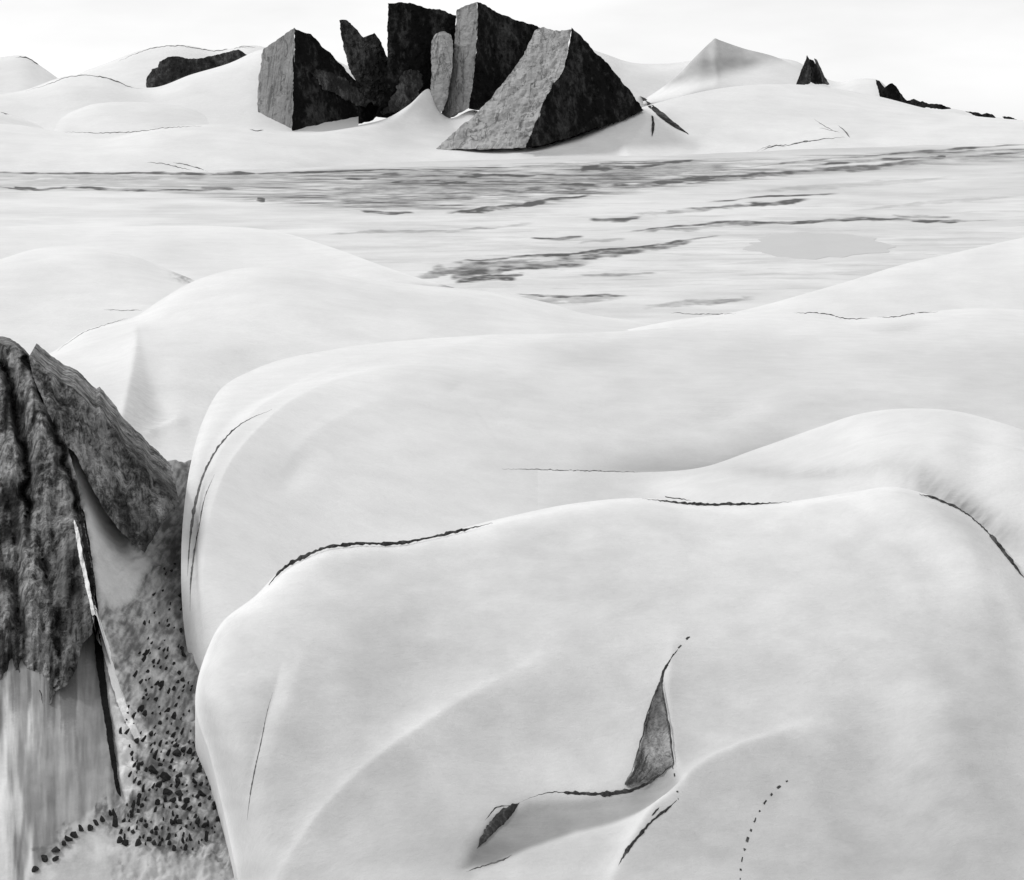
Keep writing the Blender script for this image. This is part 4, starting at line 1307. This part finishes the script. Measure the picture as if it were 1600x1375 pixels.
crack('rock_crest', [([(1182, 236), (1200, 229), (1230, 227), (1270, 220), (1320, 214)], 2.0), ([(1190, 235), (1215, 228), (1228, 230)], 2.2), ([(1240, 224), (1270, 220)], 2.6),
                     ([(1272, 186), (1290, 198), (1312, 208)], 1.6), ([(1310, 196), (1318, 204), (1328, 215)], 3.0), ([(1280, 200), (1308, 206)], 1.4)],
      'scratchy dark ribs on the snow slope under the three-ribbed rock tooth', 'rock crest', 'soft_ice', CR)

# ================================================================== STONES
def stone_mesh(seed):
    rs = random.Random(seed)
    bm = bmesh.new()
    bmesh.ops.create_icosphere(bm, subdivisions=2, radius=1)
    ax = Vector((rs.uniform(0.8, 1.1), rs.uniform(0.7, 1.1), rs.uniform(0.8, 1.2)))
    cuts = [(Vector((rs.uniform(-1, 1), rs.uniform(-1, 1), rs.uniform(-1, 1))).normalized(), rs.uniform(0.35, 0.75)) for _ in range(11)]
    for x in bm.verts:
        p = x.co.copy()
        for nrm, d in cuts:
            e = p.dot(nrm) - d
            if e > 0:
                p -= nrm * e
        p *= 1 + rs.uniform(-0.05, 0.05)
        x.co = Vector((p.x * ax.x, p.y * ax.y, p.z * ax.z))
    me = bpy.data.meshes.new('stone')
    bm.to_mesh(me)
    bm.free()
    return me


SM = [stone_mesh(s) for s in range(8)]
for me in SM:
    me.materials.append(M['stone'])
SG = 'stones on the moraine slope'
TR = 'line of stones leaving the scree'
proto = {}
BIG = [  # u, v, width px, height px, tilt
    (55, 1358, 10, 12, 0, 'dark stone at the very end of the stone line, farthest from the scree'), (69, 1343, 12, 12, 0, 'second dark stone from the end of the stone line on the snow'),
    (88, 1328, 14, 12, 0, 'largest black stone in the line running out onto the snow'), (88, 1341, 12, 8, 0, 'grey flat stone just below the largest black stone of the line'),
    (101, 1319, 10, 10, 0.5, None), (109, 1312, 10, 14, 0.5, None), (117, 1306, 10, 14, 0.5, None), (126, 1297, 8, 14, 0.5, None),
    (141, 1295, 8, 16, 0.4, None), (150, 1288, 7, 12, 0.4, None), (160, 1282, 7, 18, 0.3, None), (173, 1272, 6, 14, 0.3, None), (181, 1290, 11, 26, 0.1, None), (180, 1275, 8, 18, 0.1, None),
    (197, 1318, 10, 12, -0.1, None), (205, 1275, 7, 24, 0, None), (216, 1318, 9, 18, -0.1, None), (232, 1312, 10, 8, 0, None), (241, 1318, 8, 14, -0.1, None), (228, 1290, 10, 9, -0.3, None), (244, 1295, 8, 8, 0, None),
    (241, 1205, 15, 15, 0, 'big dark stone on the middle of the scree, nearest the snow apron'), (260, 1216, 17, 15, -0.6, 'big dark tilted stone on the scree, right beside the other big one'),
    (246, 1228, 12, 16, -0.6, None), (262, 1236, 14, 9, -0.3, None), (277, 1222, 10, 10, 0, None), (280, 1240, 13, 13, -0.5, None), (292, 1250, 14, 10, -0.4, None), (270, 1252, 10, 12, -0.6, None),
    (317, 1243, 12, 15, 0.2, None), (333, 1233, 9, 13, 0, None), (310, 1205, 10, 18, -0.3, None), (308, 1165, 9, 12, -0.4, None), (295, 1175, 10, 12, -0.5, None), (276, 1178, 13, 18, -0.3, None), (263, 1178, 8, 18, -0.5, None),
    (272, 1122, 10, 15, 0, None), (288, 1025, 7, 16, 0, None), (285, 1015, 6, 10, 0, None), (225, 975, 6, 9, 0, None), (250, 1195, 8, 8, 0, None), (286, 1262, 9, 16, -0.7, None), (280, 1285, 10, 14, -0.8, None), (320, 1290, 10, 16, -0.9, None),
    (296, 1265, 8, 12, -0.6, None), (305, 1222, 8, 10, 0, None), (323, 1200, 6, 14, -0.2, None), (265, 1200, 8, 8, 0, None), (250, 1130, 6, 10, -0.4, None), (262, 1310, 8, 14, -0.4, None), (208, 1300, 7, 10, 0, None), (203, 1212, 5, 16, -0.5, None), (210, 1222, 5, 14, -0.5, None)]
MOP = [(205, 1050), (230, 905), (270, 860), (285, 950), (300, 1080), (325, 1190), (345, 1300), (300, 1330), (180, 1320), (205, 1230), (185, 1140)]
rs = random.Random(21)
tries = 0
while len(BIG) < 285 and tries < 20000:
    tries += 1
    u, v = rs.uniform(180, 345), rs.uniform(870, 1330)
    if not inpoly(np.array([u]), np.array([v]), MOP)[0]:
        continue
    dens = 0.2 + 0.8 * max(0, min(1, (v - 950) / 250))
    if rs.random() > dens or any(abs(u - b[0]) < 4.5 and abs(v - b[1]) < 6 for b in BIG):
        continue
    s = 3.0 + 5.4 * rs.random() ** 1.7
    BIG.append((u, v, s, s * rs.uniform(1.3, 2.8), rs.uniform(-0.75, -0.3) if v < 1250 else rs.uniform(-0.5, 0.1), None))
for i, (u, v, wpx, hpx, rot, lab) in enumerate(BIG):
    h_ = hit(u, v, ['moraine_slope'])
    if h_ is None:
        continue
    p = h_[0]
    k = p.y / F
    mi = i % len(SM)
    if mi not in proto:
        o = bpy.data.objects.new('stone', SM[mi])
        proto[mi] = o
    else:
        o = proto[mi].copy()
    COL.objects.link(o)
    o.location = p + Vector((0, -0.15 * wpx * k, 0.1 * hpx * k))
    o.scale = (0.66 * wpx * k, 0.4 * wpx * k + 0.15, 0.66 * hpx * k)
    o.rotation_euler = (0, -rot if rot else rs.uniform(-0.2, 0.2), rs.uniform(-0.25, 0.25))
    tail = i < 12
    if lab is None:
        lab = 'small dark stone in the line of stones trailing onto the snow at lower left' if tail else 'small dark stone scattered on the grey scree slope below the cliff'
    tag(o, lab, 'stone', TR if tail else SG)
